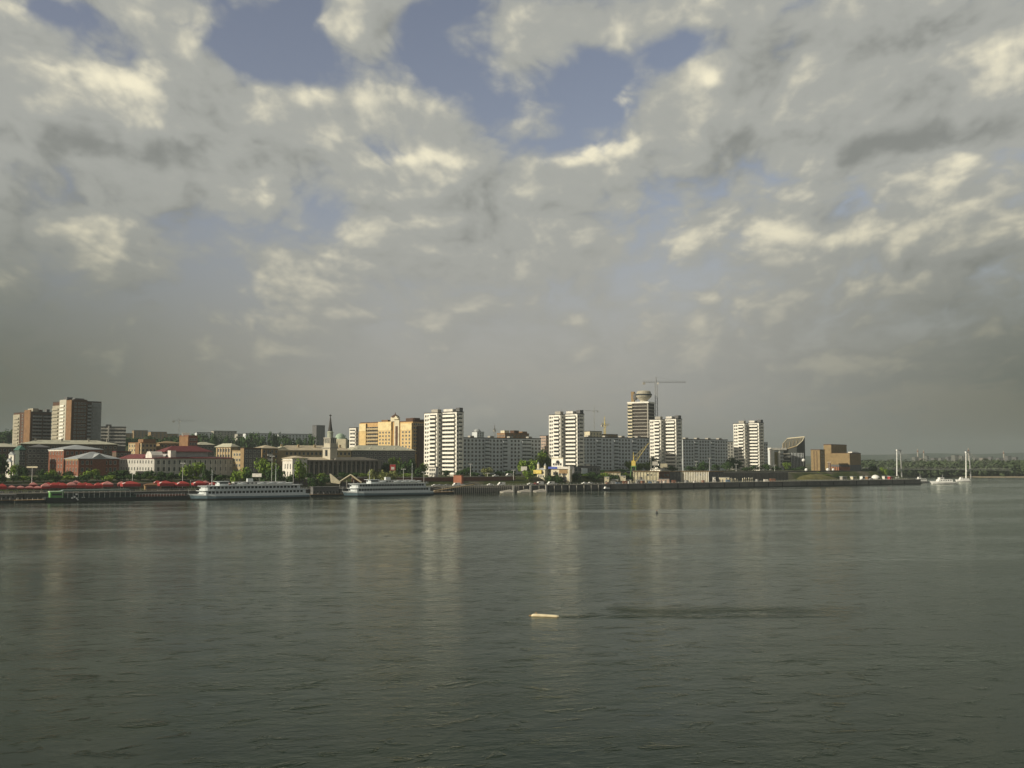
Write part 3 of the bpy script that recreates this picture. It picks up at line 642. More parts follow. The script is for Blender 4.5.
# orange and brick blocks behind it
b = Bld('orange_block', 'orange and tan block with stepped roof left behind the white building', 'building', 128, 141, 156, 443, 730, 45, TANL, roof=ORANGE); b.wins('L', 0, 1, 5, 3, 1.5, 1.8, 3.3, 1); b.wins('F', 0, 1, 4, 3, 1.5, 1.8, 3.3, 1)
b.box('upper_storey', 1, b.a-1, -.5, 8, b.h+.2, b.h+2.8, ORANGE); b.bay('L', .1, .4, .8, -2, b.h, ORANGE)
b = Bld('tan_block', 'low tan and maroon roofed block between the orange and the brick one', 'building', 153, 160, 182, 443.5, 745, 40, TAN, flat=False); MB().hip(0, b.a, 0, b.b, b.h, 2, o=.6).build('roof', TAN, b.root); b.wins('F', 0, 1, 6, 3, 1.5, 1.8, 3.3, 1)
b = Bld('brick_block', 'brick block with orange lit side and a white tank on its roof', 'brick building', 179, 188, 197, 436, 720, 50, BRICK, roof=BRICK); b.bay('L', 0, 1, .3, -3, b.h-.2, ORANGE, 'sunlit_side_tint'); b.wins('F', .1, .9, 3, 5, 1.3, 1.7, 3.2, 1.6)  # orange skin over the left side, sunlight put into its colour
MB().box(-2.5, 2.5, -1.5, 1.5, 0, 2.4).build('roof_tank', WHITE2, b.root, (2, b.b*.6, b.h+.1), -.5)
b = Bld('pale_roof_block', 'flat building with a pale roof right of the brick block', 'building', 192, 197, 214, 445, 760, 40, GREYD, flat=False); MB().hip(0, b.a, 0, b.b, b.h, 2.4, o=.8).build('roof', ROOFP, b.root); b.wins('F', 0, 1, 5, 4, 1.6, 1.8, 3.3, 1)
b = Bld('tan_house', 'tan stone building with columns and two pale roof ridges', 'building', 216, 231, 238, 447, 700, 55, TANL, flat=False)
MB().hip(0, b.a, 0, b.b, b.h, 2.6, o=.9).build('roof', ROOFP, b.root); b.wins('L', .06, .94, 5, 4, 1.5, 2.2, 4.0, 1.2)
for k in range(6): b.part('column', WM.setdefault('col1', MB().box(-.35, .35, -.5, 0, -2, b.h-.5).mesh('column', TANL)), 'L', b.b*(k+.05)/5.6+.3, 0)
b = Bld('tan_house', 'plain tan building standing lower in front right of the columned tan one', 'building', 232, 242, 244.5, 451, 672, 60, TANL, roof=TAN); b.wins('L', .1, .9, 3, 4, 1.3, 1.6, 3.6, 1.6)
b = Bld('dark_house', 'dark grey box-like building right of the tan stone houses', 'building', 240.5, 244, 261, 448.5, 668, 38, M_('dark_grey_render', (.10, .10, .095)), roof=BRICKD); b.bay('L', 0, 1, .2, -3, b.h, TAN, 'sunlit_side_tint'); b.wins('F', .02, .98, 4, 6, 1.4, 1.6, 3.1, 1.2)  # lighter tan skin on the left side puts sunlight into the colour
b = Bld('stepped_house', 'dark brown stepped building behind the red brick halls', 'building', 112, 116, 131, 452, 700, 30, M_('dark_brown_render', (.12, .085, .06)), roof=MAROON); b.wins('F', 0, 1, 4, 4, 1.4, 1.6, 3.1, 1)
# long tan building with pale roof
b = Bld('long_stone_building', 'long tan stone building with a wide pale roof behind the station', 'building', 252, 276, 351, 450.5, 735, 26, TANL, flat=False, db=20)
MB().hip(0, b.a, 0, b.b, b.h, 4.0, o=1.2).build('roof', M_('dusty_roof', (.44, .38, .27), rough=.8), b.root); b.wins('F', 0, 1, 18, 4, 1.5, 2.0, 3.8, 1.2)
for q in (.08, .3, .52, .7, .86): b.box('chimney', b.a*q, b.a*q+1.4, 5, 6.3, b.h+1.5, b.h+4.6, TANL)
MB().prism([(-6, 0), (6, 0), (0, 2.8)], -.6, 10).build('gable', ROOFP, b.root, (b.a*.08, 0, b.h+.2)); b.bay('F', .02, .12, .8, -3, b.h+.2, TANL)
b = Bld('side_building', 'tan building whose gable roof meets the long stone building at its left', 'building', 253, 262, 278, 448.5, 715, 42, TAN, flat=False); MB().hip(0, b.a, 0, b.b, b.h, 2.6, o=.9).build('roof', M_('dusty_roof', (.44, .38, .27)), b.root); b.wins('F', 0, 1, 4, 4, 1.4, 1.8, 3.4, 1.2); b.balcs('F', .3, .6, 3, 3.4, 2, 1.2, WHITE2)
# river station with spire
b = Bld('river_station', 'colonnaded river station with a tall pointed spire tower', 'station', 276, 292, 381, 461, 655, 31.6, M_('grey_stone', (.20, .185, .155)), flat=False, db=18)
H = b.h; L = b.a
MB().hip(0, L, 0, 18, H, 2.6, o=.9).build('roof', M_('dusty_roof', (.44, .38, .27), rough=.8), b.root)
pav = b.box('left_pavilion', -.6, 9.5, -2.5, 17, -3, H+1.6, WHITE2); MB().hip(-.6, 9.5, -2.5, 17, H+1.6, 1.8, o=.6).build('pavilion_roof', M_('dusty_roof', (.44, .38, .27)), pav)
for k in range(3):
    for z_ in (1.2, H*.55): put(b.wmesh(1.4, 3.2), 'window', b.root, (-.62, 1+5.2*k, z_), -math.pi/2)
for k in range(2): put(b.wmesh(1.6, 5), 'window', b.root, (2.4+4.2*k, -2.52, 3), 0)
npi = int((L-11)/3.3)
for k in range(npi+1): put(WM.setdefault('pier', MB().box(-.55, .55, -2.4, -.02, -3, H-.3).mesh('pier', M_('grey_stone', (.20, .185, .155)))), 'pier', b.root, (11+3.3*k, 0, 0))
for k in range(npi): put(b.wmesh(1.5, H-4.2), 'window', b.root, (12.65+3.3*k, 0, 1.8))
b.box('architrave', 10, L, -2.7, -.1, H-.3, H+.7, M_('grey_stone', (.20, .185, .155)))
b.box('terrace', 8, L+2, -9, -2.9, -4, .8, CONC)
# tower: on the ray of px 327
tx = (ray(327.5)[0]*b.root.location.y - b.root.location.x) / (math.cos(AL) - ray(327.5)[0]*math.sin(AL)); C = b.root.location
ty = 6; tx += 4.0
zz = lambda py: Z(py, C.y + tx*math.sin(AL) + ty*math.cos(AL)) - b.base
PST = M_('pale_stone', (.50, .46, .36), var=.15); DSP = M_('dark_spire_metal', (.045, .04, .035), rough=.6)
tw = MB().box(-3.4, 3.4, -3.4, 3.4, -1, zz(448.5)).build('spire_tower', PST, b.root, (tx, ty, 0), R(25))
MB().box(-3.9, 3.9, -3.9, 3.9, zz(448.5), zz(447.3)).build('tower_cornice', CONC, tw)
MB().box(-2.9, 2.9, -2.9, 2.9, zz(447.3), zz(438.5)).build('middle_tier', PST, tw); MB().box(-3.2, 3.2, -3.2, 3.2, zz(438.5), zz(437.6)).build('tier_cornice', CONC, tw)
MB().rev([(2.0, zz(437.6)), (2.0, zz(433)), (2.3, zz(432.8)), (2.2, zz(432)), (1.5, zz(431.2))], n=12).build('lantern', M_('green_grey_stone', (.34, .36, .28)), tw)
MB().rev([(1.6, zz(431.4)), (.85, zz(424)), (.2, zz(416))], n=8).build('spire', DSP, tw)
MB().rev([(.05, zz(416.4)), (.8, zz(415.6)), (.8, zz(415.2)), (.05, zz(414.4))], n=8).build('spire_star', DSP, tw)
for a_, c_ in ((-3.3, -3.3), (3.3, -3.3)): MB().rev([(.5, zz(447.3)), (.45, zz(444)), (.05, zz(441.5))], a_, c_, 8).build('corner_pinnacle', PST, tw)
MB().box(-.5, .5, -5.2, -4.2, -8, zz(458)).build('white_pilaster', WHITE2, tw)
MB().box(-3.7, 3.7, -.9, .9, zz(456), zz(450)).build('tower_window', GLASS, tw)
for k in (-1, 0, 1):
    for a_ in (0, -math.pi/2): put(b.wmesh(.9, 3.4), 'tier_window', tw, (k*1.7 if a_ == 0 else -3.02, -3.02 if a_ == 0 else k*1.7, zz(443)), a_)
# small pale things around the station
Yc = 632; zb_ = 8.2; o = thing('landing_canopy', 'brown gabled landing canopy with pale edges between the two white ships', 'canopy', (X(340, Yc), Yc, zb_), R(6))
wc = X(361, Yc)-X(340, Yc); pk = X(351, Yc)-X(340, Yc); hp = Z(474.6, Yc)-zb_
MB().prism([(0, 0), (pk, hp-.5), (wc, -.3), (wc, -.7), (pk, hp-1.1), (0, -.5)], -1, 14).build('roof', WOOD, o)
for p_, q_ in (((-.3, 0), (pk, hp)), ((pk, hp), (wc+.4, -.2))): MB().tube((p_[0], -1.1, p_[1]), (q_[0], -1.1, q_[1]), .42, .42, 6).build('edge_beam', CREAM, o)
MB().prism([(-6.3, hp+.6), (-5.6, hp+.4), (.6, 0), (0, -1.2), (-5.4, -.4)], -1.6, 3).build('slanted_wall', CREAM, o)
for q_ in (0, .33, .66, 1): MB().box(-.2, .2, -.8, -.4, -4.5, 0 if q_ in (0, 1) else 1.4).build('post', CONC, o, (wc*q_, 0, 0))
MB().box(1, wc-1, 3, 12, -5, -.4).build('hall', GREYD, o)
b = Bld('kiosk_block', 'small bright white house at the foot of the first white tower', 'house', 428.5, 436, 438.5, 467.5, 712, 58, WHITE2); b.wins('L', .1, .9, 3, 2, 1.2, 1.4, 2.8, 1)
b = Bld('orange_shed', 'small plain orange-red shed on the embankment below the first white tower', 'shed', 453.5, 461.5, 463.5, 475.3, 684, 55, M_('orange_red_paint', (.30, .12, .07)), base=4.4, flat=False); MB().box(-.3, b.a+.3, -.3, b.b+.3, b.h, b.h+.25).build('roof', BRICKD, b.root); MB().box(-.6, .6, -.08, 0, 0, 2.2).build('door', BRICKD, b.root, (0, b.b*.3, 0), -math.pi/2)
# billboards
def board(name, px0, px1, p0, p1, Y, mt, label, tilt=0, legs=(.2, .8), beta=8):
    x0 = X(px0, Y); w_ = (X(px1, Y)-x0); z0 = Z(p1, Y); z1 = Z(p0, Y); g0 = ground(x0, Y)
    o = thing(name, label, 'billboard', (x0, Y, g0), R(beta), 'billboards along the embankment')
    MB().box(0, w_, -.15, .15, z0-g0, z1-g0).build('panel', mt, o)
    f = MB(); a, c_ = z0-g0, z1-g0
    f.box(-.15, w_+.15, -.2, .2, c_, c_+.15); f.box(-.15, w_+.15, -.2, .2, a-.15, a); f.build('frame', STEEL, o)
    for q in legs: MB().tube((w_*q, .3, -1), (w_*q, .3, a+.5), .12, .12, 6).build('post', STEEL, o)
    return o
board('billboard', 252.5, 262, 473.5, 476.8, 592, WHITE2, 'wide white billboard on one post above the first ship', legs=(.75,), beta=-4)
board('billboard', 521, 527, 466.5, 471, 735, WHITE, 'small pale billboard standing in front of the left grey slab')
o = board('billboard', 390, 395.5, 464.5, 470.5, 672, RED, 'red billboard with white patch above the second ship')
MB().box(.8, 2.9, -.19, -.16, 3.4, 5.2).build('white_patch', WHITE2, o, (0, 0, Z(470.5, 672)-ground(X(390, 672), 672)-2.8))
board('billboard', 652.5, 658, 461.5, 465.3, 815, WHITE2, 'bright white billboard left below the third white tower')
board('billboard', 660.5, 667.5, 463.5, 468, 820, CREAM, 'cream billboard directly below the third white tower')
board('billboard', 585.5, 590, 463.8, 466, 800, WHITE2, 'tiny white billboard below the left end of the middle slab')
# church-like cream house
b = Bld('gatehouse', 'cream and yellow gatehouse with small turrets left of the blue and white canopy', 'house', 537, 545, 547.5, 469.8, 728, 55, CREAM, flat=False)
MB().hip(0, b.a, 0, b.b, b.h, 1.4, o=.5).build('roof', ROOFG, b.root); b.wins('L', .1, .9, 3, 2, 1.1, 1.6, 2.8, 1.2)
b.bay('L', .35, 1.35, 1.2, b.h-2.8, b.h-.2, YEL, 'yellow_band')
for q, hh in ((.05, 3.2), (.9, 4.2)):
    tt = MB().box(-.7, .7, -.7, .7, 0, hh).build('turret', CREAM, b.root, (.8, b.b*q, b.h-.2)); MB().rev([(1.0, hh), (.6, hh+.7), (.1, hh+1.8)], n=8).build('turret_roof', ROOFG, tt)
# cafe with blue and white canopy band
b = Bld('cafe', 'cream waterside cafe under a long blue and white roof band', 'cafe', 551, 569, 572, 469, 735, 66, CREAM, base=6, flat=False)
H = b.h
b.box('roof_band', -1.0, b.a+.6, b.b*-.04, b.b*.62, H, H+1.7, WHITE2); b.box('blue_band', -1.05, b.a+.5, b.b*.63, b.b*1.13, H+.05, H+1.6, BLUE); b.box('sign_block', -1.3, .6, -1.2, .0, H-.6, H+2.0, WHITE2)
b.wins('L', .1, .9, 5, 2, 1.6, 2.0, 3.6, 2.4); MB().rev([(1.4, 0), (1.4, 3.0), (1.0, 3.9), (.1, 4.2)], n=12).build('arch_door', GREYD, b.root, (.9, b.b*.2, 0)); MB().tube((-1.2, -1, 0), (-1.2, -1, H), .3, .3).build('post', WHITE2, b.root)
b.bay('L', .08, .55, .15, H-3.3, H-.6, WOOD, 'front_shade_panel')  # brown panel below the roof band, shade put into its colour
b = Bld('podium_house', 'cream arched podium building at the foot of the second white tower', 'house', 551.5, 563, 565.5, 458.5, 768, 58, WHITE, roof=CREAM)
b.wins('L', .1, .9, 4, 3, 1.4, 1.6, 3.2, 3.6); MB().rev([(1.6, 0), (1.5, .9), (.9, 1.6), (.1, 1.9)], n=12).build('arch_window', GLASS, b.root, (0, b.b*.45, b.h-3.2))
b = Bld('dark_pavilion', 'dark flat glass pavilion right of the cream cafe', 'pavilion', 571.5, 574, 600, 467, 752, 31.6, GREYD, base=6); b.wins('F', 0, 1, 7, 3, 2.6, 2.6, 3.6, .8); b.bay('F', .28, .5, .6, 0, b.h-1, GREYP)
# sheds behind right quay
def Yof(px, s_):
    u = ray(px)[0]; return ((O0.y - .616*O0.x) + s_/math.cos(AL))/(1-.616*u)
def shed(pL, pR, ptop, s_, label, mt, nb=6, roof=TAN, beta=-4, db=7, door=True):
    b = Bld('quay_shed', label, 'shed', pL-.8, pL, pR, ptop, Yof(pL, s_), beta, mt, base=4.4, flat=False, db=db, group='quayside sheds')
    MB().box(-.4, b.a+.4, -.8, b.b+.4, b.h, b.h+.45).build('roof', roof, b.root)
    for k in range(nb+1): b.part('rib', MB().box(-.3, .3, -.35, 0, -1, b.h-.05).mesh('rib', WHITE if nb > 10 else mt), 'F', b.a*k/nb, 0)
    if door: b.part('door', MB().box(-1.4, 1.4, -.12, 0, 0, 4.4).mesh('door', GREYD), 'F', b.a*.28, 0)
    b.wins('F', .5, .95, 3, 1, 1.4, 1.2, 3, 2.0, cross=False)
    return b
shed(605, 620, 472.5, 26, 'short stained concrete shed at the left end of the pale sheds', RUIN, 4)
shed(633.5, 658.3, 471.5, 29, 'middle pale concrete shed with dark doorway on the quay', RUIN, 8)
shed(659, 669, 471.8, 27, 'dark red-brown shed between the two pale quay sheds', REDW, 3, beta=31)
shed(669.8, 680, 471.8, 29, 'dark grey shed left of the long striped pale shed', GREYD, 3, beta=31)
shed(681, 708, 471.5, 29, 'long striped pale concrete shed right of the dark ones', M_('striped_concrete', (.40, .34, .20), var=.3), 16, door=False)
shed(708.8, 723, 471.8, 24, 'dark shed directly right of the long striped pale shed', GREYD, 4, beta=31)
Yw = Yof(723.6, 30); wl = thing('retaining_wall', 'long dark retaining wall behind the white posts on the right quay', 'wall', (X(723.6, Yw), Yw, 4.4), AL)
ln = (ray(788)[0]*Yw - X(723.6, Yw))/(math.cos(AL)-ray(788)[0]*math.sin(AL))
MB().box(0, ln, 0, 1.2, -1, 7.0).build('wall', M_('dark_wall', (.13, .12, .11)), wl); MB().box(-.2, ln+.2, -.2, 1.4, 7.0, 7.35).build('coping', CONC, wl)
for k in range(18): MB().box(0, .5, -.3, 0, -1, 6.9).build('buttress', M_('dark_wall', (.13, .12, .11)), wl, (ln*(k+.5)/18, 0, 0))
# small clutter buildings in front of sheds
for i, (a, c_, p, Y, mt, lb) in enumerate([
    (604.5, 609, 477, 765, RUIN, 'small pale concrete hut leftmost in the clutter below the stained shed'), (612, 618, 479.6, 760, CONC, 'low grey concrete hut above the small white boat'),
    (620.5, 625.5, 476, 772, RUIN, 'square pale hut right of the stained concrete shed'), (626, 631, 480, 764, RUIN, 'low stained hut below the green port crane'),
    (636, 645, 480, 776, CONC, 'long low concrete hut in front of the middle pale shed'), (646.5, 656, 480.6, 782, RUIN, 'low pale hut below the dark doorway of the middle shed'),
    (658, 669, 479.2, 792, M_('pinkish_render', (.45, .33, .26)), 'low pinkish hut in front of the red-brown shed'), (719.5, 729, 477.5, 828, CREAM, 'low cream hut with dark base left of the white posts'),
    (713, 715.2, 477.3, 822, WHITE2, 'narrow white booth in front of the dark shed')]):
    b = Bld('quay_hut', lb, 'hut', a-.6, a, c_, p, Yof(a, 9+(Y%7)), -4, mt, base=4.4, flat=False, db=4, group='small huts on the quay')
    MB().box(-.3, b.a+.3, -.3, b.b+.3, b.h, b.h+.22).build('roof', ROOFG, b.root)
    MB().box(-.5, .5, -.06, 0, 0, min(2.1, b.h-.3)).build('door', GREYD, b.root, (b.a*.3, 0, 0)); b.wins('F', .45, .95, 1, 1, .9, .8, 2, .5)
# right part: portal building, hall with the slanted roof, brick theatre
b = Bld('portal_building', 'white framed portal building right of the last white tower', 'building', 769, 770, 785, 450, 1005, 18, GREYP, flat=False, db=14)
b.bay('F', 0, .22, 2.2, -3, b.h-.05, WHITE, 'white_pier'); b.bay('F', .30, .50, .5, -3, b.h-2, M_('olive_render', (.22, .19, .07)), 'olive_panel'); b.bay('F', .52, .62, 2.2, -3, b.h-.05, WHITE, 'white_pier')
MB().box(-.4, b.a+.4, -2.6, b.b+.3, b.h, b.h+2.2).build('roof', WHITE, b.root); b.wins('F', .62, 1, 2, 4, 1.8, 2, 3.6, 3)
Yh = 1010; g0 = 12; hx = X(782, Yh); b = thing('concert_hall', 'large dark hall with a slanted white-edged roof facet', 'hall', (hx, Yh, g0), 0)
DK = M_('dark_facade', (.075, .08, .075))
cor = [(783.2, 451, 1010), (797, 446.8, 1008), (803, 441.5, 1012), (805, 437.6, 1022), (788, 439.2, 1062), (783.4, 444.2, 1048)]
P_ = [Vector((X(a, Y)-hx, Y-Yh, Z(p, Y)-g0)) for a, p, Y in cor]
fac = MB(); wallp = [P_[0], P_[1], P_[2], Vector((P_[3].x+1.5, P_[3].y+4, P_[3].z)), P_[4], P_[5]]
fac.v = [(p.x, p.y, -4) for p in wallp] + [(p.x, p.y, p.z) for p in wallp]
fac.f = [tuple(range(5, -1, -1)), tuple(range(6, 12))] + [(k, (k+1)%6, 6+(k+1)%6, 6+k) for k in range(6)]
fac.build('wall', DK, b)
rf = MB(); rf.v = [tuple(p+Vector((0, 0, .1))) for p in P_]+[tuple(p+Vector((0, 0, .6))) for p in P_]; rf.f = [(5,4,3,2,1,0),(6,7,8,9,10,11)]+[(k,(k+1)%6,6+(k+1)%6,6+k) for k in range(6)]
rf.build('roof', M_('lattice_roof', (.12, .115, .09)), b)
for k in range(6):
    MB().tube(P_[k]+Vector((0, 0, .8)), P_[(k+1)%6]+Vector((0, 0, .8)), .5, .5, 6).build('roof_edge', TANL if k in (0, 5) else CREAM, b)
for k in range(5):
    p = P_[0].lerp(P_[2], (k+.8)/5.6)+Vector((0, 0, .8)); q = P_[5].lerp(P_[3], (k+.8)/5.6)+Vector((0, 0, .8)); MB().tube(p, q, .22, .22, 5).build('roof_rib', TANL, b)
for k in range(5): MB().box(-1.0, 7.5, -2.0, -.1, P_[0].z-3.2-3.3*k, P_[0].z-2.5-3.3*k).build('floor_band', CONC, b)
for k in range(9): MB().box(9+k*1.45, 9.3+k*1.45, -2.4, -1.8, 0, P_[0].z*.9).build('mullion', GREYP, b)
THE = 'brick theatre volumes on the right'
b = Bld('theatre', 'tan brick theatre of stacked windowless blocks near the right end', 'theatre', 831, 850, 861, 453.5, 965, 52, TAN, roof=BRICKD)
H = b.h
b.bay('L', -.0, 1.0, .6, H-10.6, H+.2, TANL if 0 else M_('tan_brick', (.25, .18, .09)), 'auditorium_front'); b.bay('L', 0, 1, .3, H-12.6, H-10.7, GREYD, 'painted_shade_strip')  # dark grey strip paints the shade under the auditorium front
for k in range(9): b.bay('L', .03+.108*k, .07+.108*k, .8, -2, H-12.7, M_('red_column_paint', (.35, .12, .08)), 'red_column')
b.bay('F', .0, 1.0, .3, -3, H-11, GREYD, 'dark_base')
f2 = Bld('fly_tower', None, None, 824, 831.5, 847, 444.8, 985, 50, M_('tan_brick', (.25, .18, .09)), roof=BRICKD)
M1 = Matrix.Translation(b.root.location) @ Matrix.Rotation(b.root.rotation_euler[2], 4, 'Z'); M2 = Matrix.Translation(f2.root.location) @ Matrix.Rotation(f2.root.rotation_euler[2], 4, 'Z')
Mr = M1.inverted() @ M2; f2.root.parent = b.root; f2.root.location = Mr.translation; f2.root.rotation_euler = Mr.to_euler()
b.box('foyer', 2, 9, b.b*1.02, b.b*1.2, -3, H-9, BRICKD)
b.box('roof_rail', b.a*.3, b.a*.9, 1, 5, H, H+1.8, WHITE2)
b = Bld('theatre_annex', 'separate tall tan brick block left of the theatre', 'tower block', 811, 820, 825, 450, 940, 55, M_('tan_brick', (.25, .18, .09)), roof=BRICKD)  # same even tan brick on every face
b.bay('L', .30, .36, .15, -3, b.h-1, BRICKD, 'vertical_joint'); b.bay('L', .62, .68, .15, -3, b.h-1, BRICKD, 'vertical_joint'); b.wins('F', .2, .8, 2, 8, 1.0, 1.6, 3, 1.6)
# distant skyline
rr = random.Random(5)
dist = [(123,132,433.5,1500),(133,147,430.5,1700),(150,166,432,1500),(166,178,434,1600),(196,212,432.5,1500),(213,236,431,1650),(237,247,434,1550),
        (245,278,433.5,1400),(278,311,434,1420),(361,372,432,1500),(-3,9,436,1300),(441,452,436,1500),(609,616,437,1600)]
words = ['long', 'broad', 'low', 'plain', 'blocky', 'flat', 'squat', 'wide', 'long low', 'hazy', 'dim', 'faint', 'small']
where = ['right of the banded grey block', 'above the orange stepped block', 'left of the brick block roof tank', 'directly behind the brick block roof tank', 'above the tan columned house, left part', 'above the tan columned house, right part',
         'above the dark box-like building', 'left half of the skyline above the stone building', 'right half of the skyline above the stone building', 'behind the yellow apartment roofs', 'at the left edge of the picture', 'behind the first white tower', 'beside the small yellow crane']
for (a, c_, p, Y), wd_, wh in zip(dist, words, where):
    b = Bld('distant_block', f'{wd_} distant grey-brown apartment block {wh}', 'apartment block', a-.4, a, c_, p, Y, rr.uniform(29, 36), [CONC, GREYP, TAN][rr.randint(0, 2)], db=14, group='distant blocks on the hazy skyline')
    b.wins('F', 0, 1, max(2, int(b.a/5)), 5, 2.0, 1.7, 3.2, 1.4, cross=False)
b = Bld('distant_tower', 'hazy dark tower block with stepped top left of the spire', 'tower block', 313.5, 316, 324.5, 425.5, 1600, 35, GREYD, db=16); b.wins('F', 0, 1, 4, 9, 2, 1.7, 3.2, 1.5)
dm = thing('green_dome', 'pale green domed building right of the station spire', 'domed building', (X(340, 1100), 1100, ground(X(340, 1100), 1100)), 0)
zt_ = Z(439, 1100)-dm.location.z
MB().box(-7, 7, -6, 6, -2, zt_).build('wall', CREAM, dm); MB().rev([(5.5, zt_), (5.4, zt_+2.4), (4.4, zt_+4.4), (2.4, zt_+5.8), (.3, zt_+6.4)], n=16).build('dome', M_('pale_green_copper', (.34, .44, .33)), dm)
for bb in blds: bb.finish()
# ============ quay, promenade, road
def along(name, t0, t1, s0, s1, z0, z1, mt, kind='structure', label=None, cat=None):
    x, y = xy(t0, s0); return tag(MB().box(0, t1-t0, 0, s1-s0, z0, z1).build(name, mt, None, (x, y, 0), AL), label, cat, None, kind)
along('promenade', -140, T_END, -.6, 12, 3.9, 4.46, PAVE); along('road', -140, 392, 30, 44, 9.4, 10.04, ASPH); along('road', 430, T_END-10, 47, 58, 11.4, 12.04, ASPH)
along('kerb', -140, 392, 29.6, 30, 9.4, 10.16, CONC)
mk = MB()
for k in range(55): mk.box(-138+k*9.5, -134+k*9.5, 36.9, 37.05, 10.041, 10.046)
x, y = xy(0, 0); tag(mk.build('road_markings', METALW, None, (x, y, 0), AL), kind='structure')
def qwall(t0, t1, mt, label, z1=4.3, lip=CONC, piles=0):
    x, y = xy(t0, 0); o = thing('quay_wall', label, 'quay wall', (x, y, 0), AL)
    MB().box(0, t1-t0, -1.6, -.62, -3, z1).build('wall', mt, o); MB().box(0, t1-t0, -1.9, .2, z1, z1+.35).build('coping', lip, o)
    if piles:
        me = MB().tube((0, -2.1, -3), (0, -2.1, z1-.3), .32, .32, 7).mesh('pile', CONC)
        n = min(96, int((t1-t0)/piles))
        for k in range(n): put(me, 'pile', o, ((t1-t0)*(k+.5)/n, 0, 0))
    MB().box(0, t1-t0, -1.64, -1.6-.001, -3, .9).build('tide_band', M_('wet_concrete', (.04, .042, .035), rough=.4), o)
    rl = MB(); ln_ = t1-t0
    for k in range(int(ln_/3)): rl.box(1+3*k, 1.08+3*k, -1.5, -1.42, z1+.35, z1+1.4)
    rl.box(0, ln_, -1.5, -1.42, z1+1.35, z1+1.43); rl.box(0, ln_, -1.5, -1.44, z1+.85, z1+.9); rl.build('railing', METALW, o)
    for k in range(int((t1-t0)/16)): MB().box(0, .35, -2.05, -1.6, .6, z1-.2).build('fender', BLACKR, o, (8+16*k, 0, 0))
    return o
def t_of(px):
    lo, hi = -400, 1500
    for _ in range(60):
        m_ = (lo+hi)/2; x, y = xy(m_, 0)
        if x/y < ray(px)[0]: lo = m_
        else: hi = m_
    return lo
QD = M_('dark_quay_concrete', (.10, .098, .09), scale=.15, var=.3)
qwall(-140, t_of(440), QD, 'dark quay wall behind the green barge and the two white ships')
qwall(t_of(440), t_of(518), QUAY, 'quay wall with closely set vertical piles below the left grey slab', piles=1.5)
qwall(t_of(518), t_of(600), QD, 'dark quay wall below the cream cafe and gatehouse', piles=6)
qwall(t_of(600), t_of(798), QUAY, 'long plain grey quay wall below the pale sheds')
qwall(t_of(798), t_of(848), QD, 'dark quay wall section below the grassy mound')
qwall(t_of(848), T_END, QUAY, 'last grey quay wall section below the theatre')
xe, ye = xy(T_END, 0)
# embankment retaining wall (red-brown) behind the promenade in the middle
def inland_wall(p0, p1, s, z0, z1, mt, label):
    t0, t1 = t_of(p0), t_of(p1); x, y = xy(t0, s); o = thing('embankment_wall', label, 'wall', (x, y, 0), AL)
    MB().box(0, t1-t0, 0, .8, z0, z1).build('wall', mt, o); MB().box(-.1, t1-t0+.1, -.2, 1.0, z1, z1+.3).build('coping', CONC, o); return o
inland_wall(366, 532, 22, 4, 10.2, REDW, 'long red-brown embankment wall below the left grey slab')
inland_wall(200, 330, 20, 4, 9.6, M_('dark_wall', (.16, .15, .13)), 'dark embankment wall behind the first white ship')
inland_wall(0, 195, 20, 4, 8.6, M_('dark_wall', (.16, .15, .13)), 'dark embankment wall behind the red tents')
inland_wall(574, 600, 24, 4, 10.4, M_('dark_wall', (.16, .15, .13)), 'dark embankment wall behind the stained quay clutter')
# olive grassy strip
sl = thing('grass_mound', 'grassy brown mound on the quay left of the theatre annex', 'mound', (X(812, 905), 905, 4.4), AL)
rg = random.Random(3); g = MB(); n = 26
for j in range(n+1):
    for i in range(n+1):
        a, c_ = i/n*2-1, j/n*2-1; r = math.hypot(a, c_); g.v.append((a*34, c_*13, max(-.5, 5.0*(1-r*r))+rg.uniform(-.25, .25)))
for j in range(n):
    for i in range(n): g.f.append((j*(n+1)+i, j*(n+1)+i+1, (j+1)*(n+1)+i+1, (j+1)*(n+1)+i))
g.build('earth', M_('dry_grass', (.14, .13, .045), scale=.15, var=.4), sl, smooth=True)
# quay slope boat ramps with white posts (under the cafe)
for i, (px, lb) in enumerate(((500+9, 'left one'), (526, 'middle one'), (541.5, 'right one'))):
    t0 = t_of(px); x, y = xy(t0, -2.2); o = thing('boat_ramp', f'pale slipway with an upright white board on the dark quay, {lb} of three', 'slipway', (x, y, 0), AL, 'slipways on the quay')
    m = MB(); m.v = [(-9, -5, .2), (0, -5, .2), (0, 0, 2.2), (-9, 0, 1.0), (-9, -5, -2), (0, -5, -2), (0, 0, -2), (-9, 0, -2)]
    m.f = [(0,1,2,3),(7,6,5,4),(4,5,1,0),(5,6,2,1),(6,7,3,2),(7,4,0,3)]; m.build('ramp', CONC, o); MB().box(-.1, 1.1, -3, -2.7, 0, 4.6).build('board', WHITE2, o)
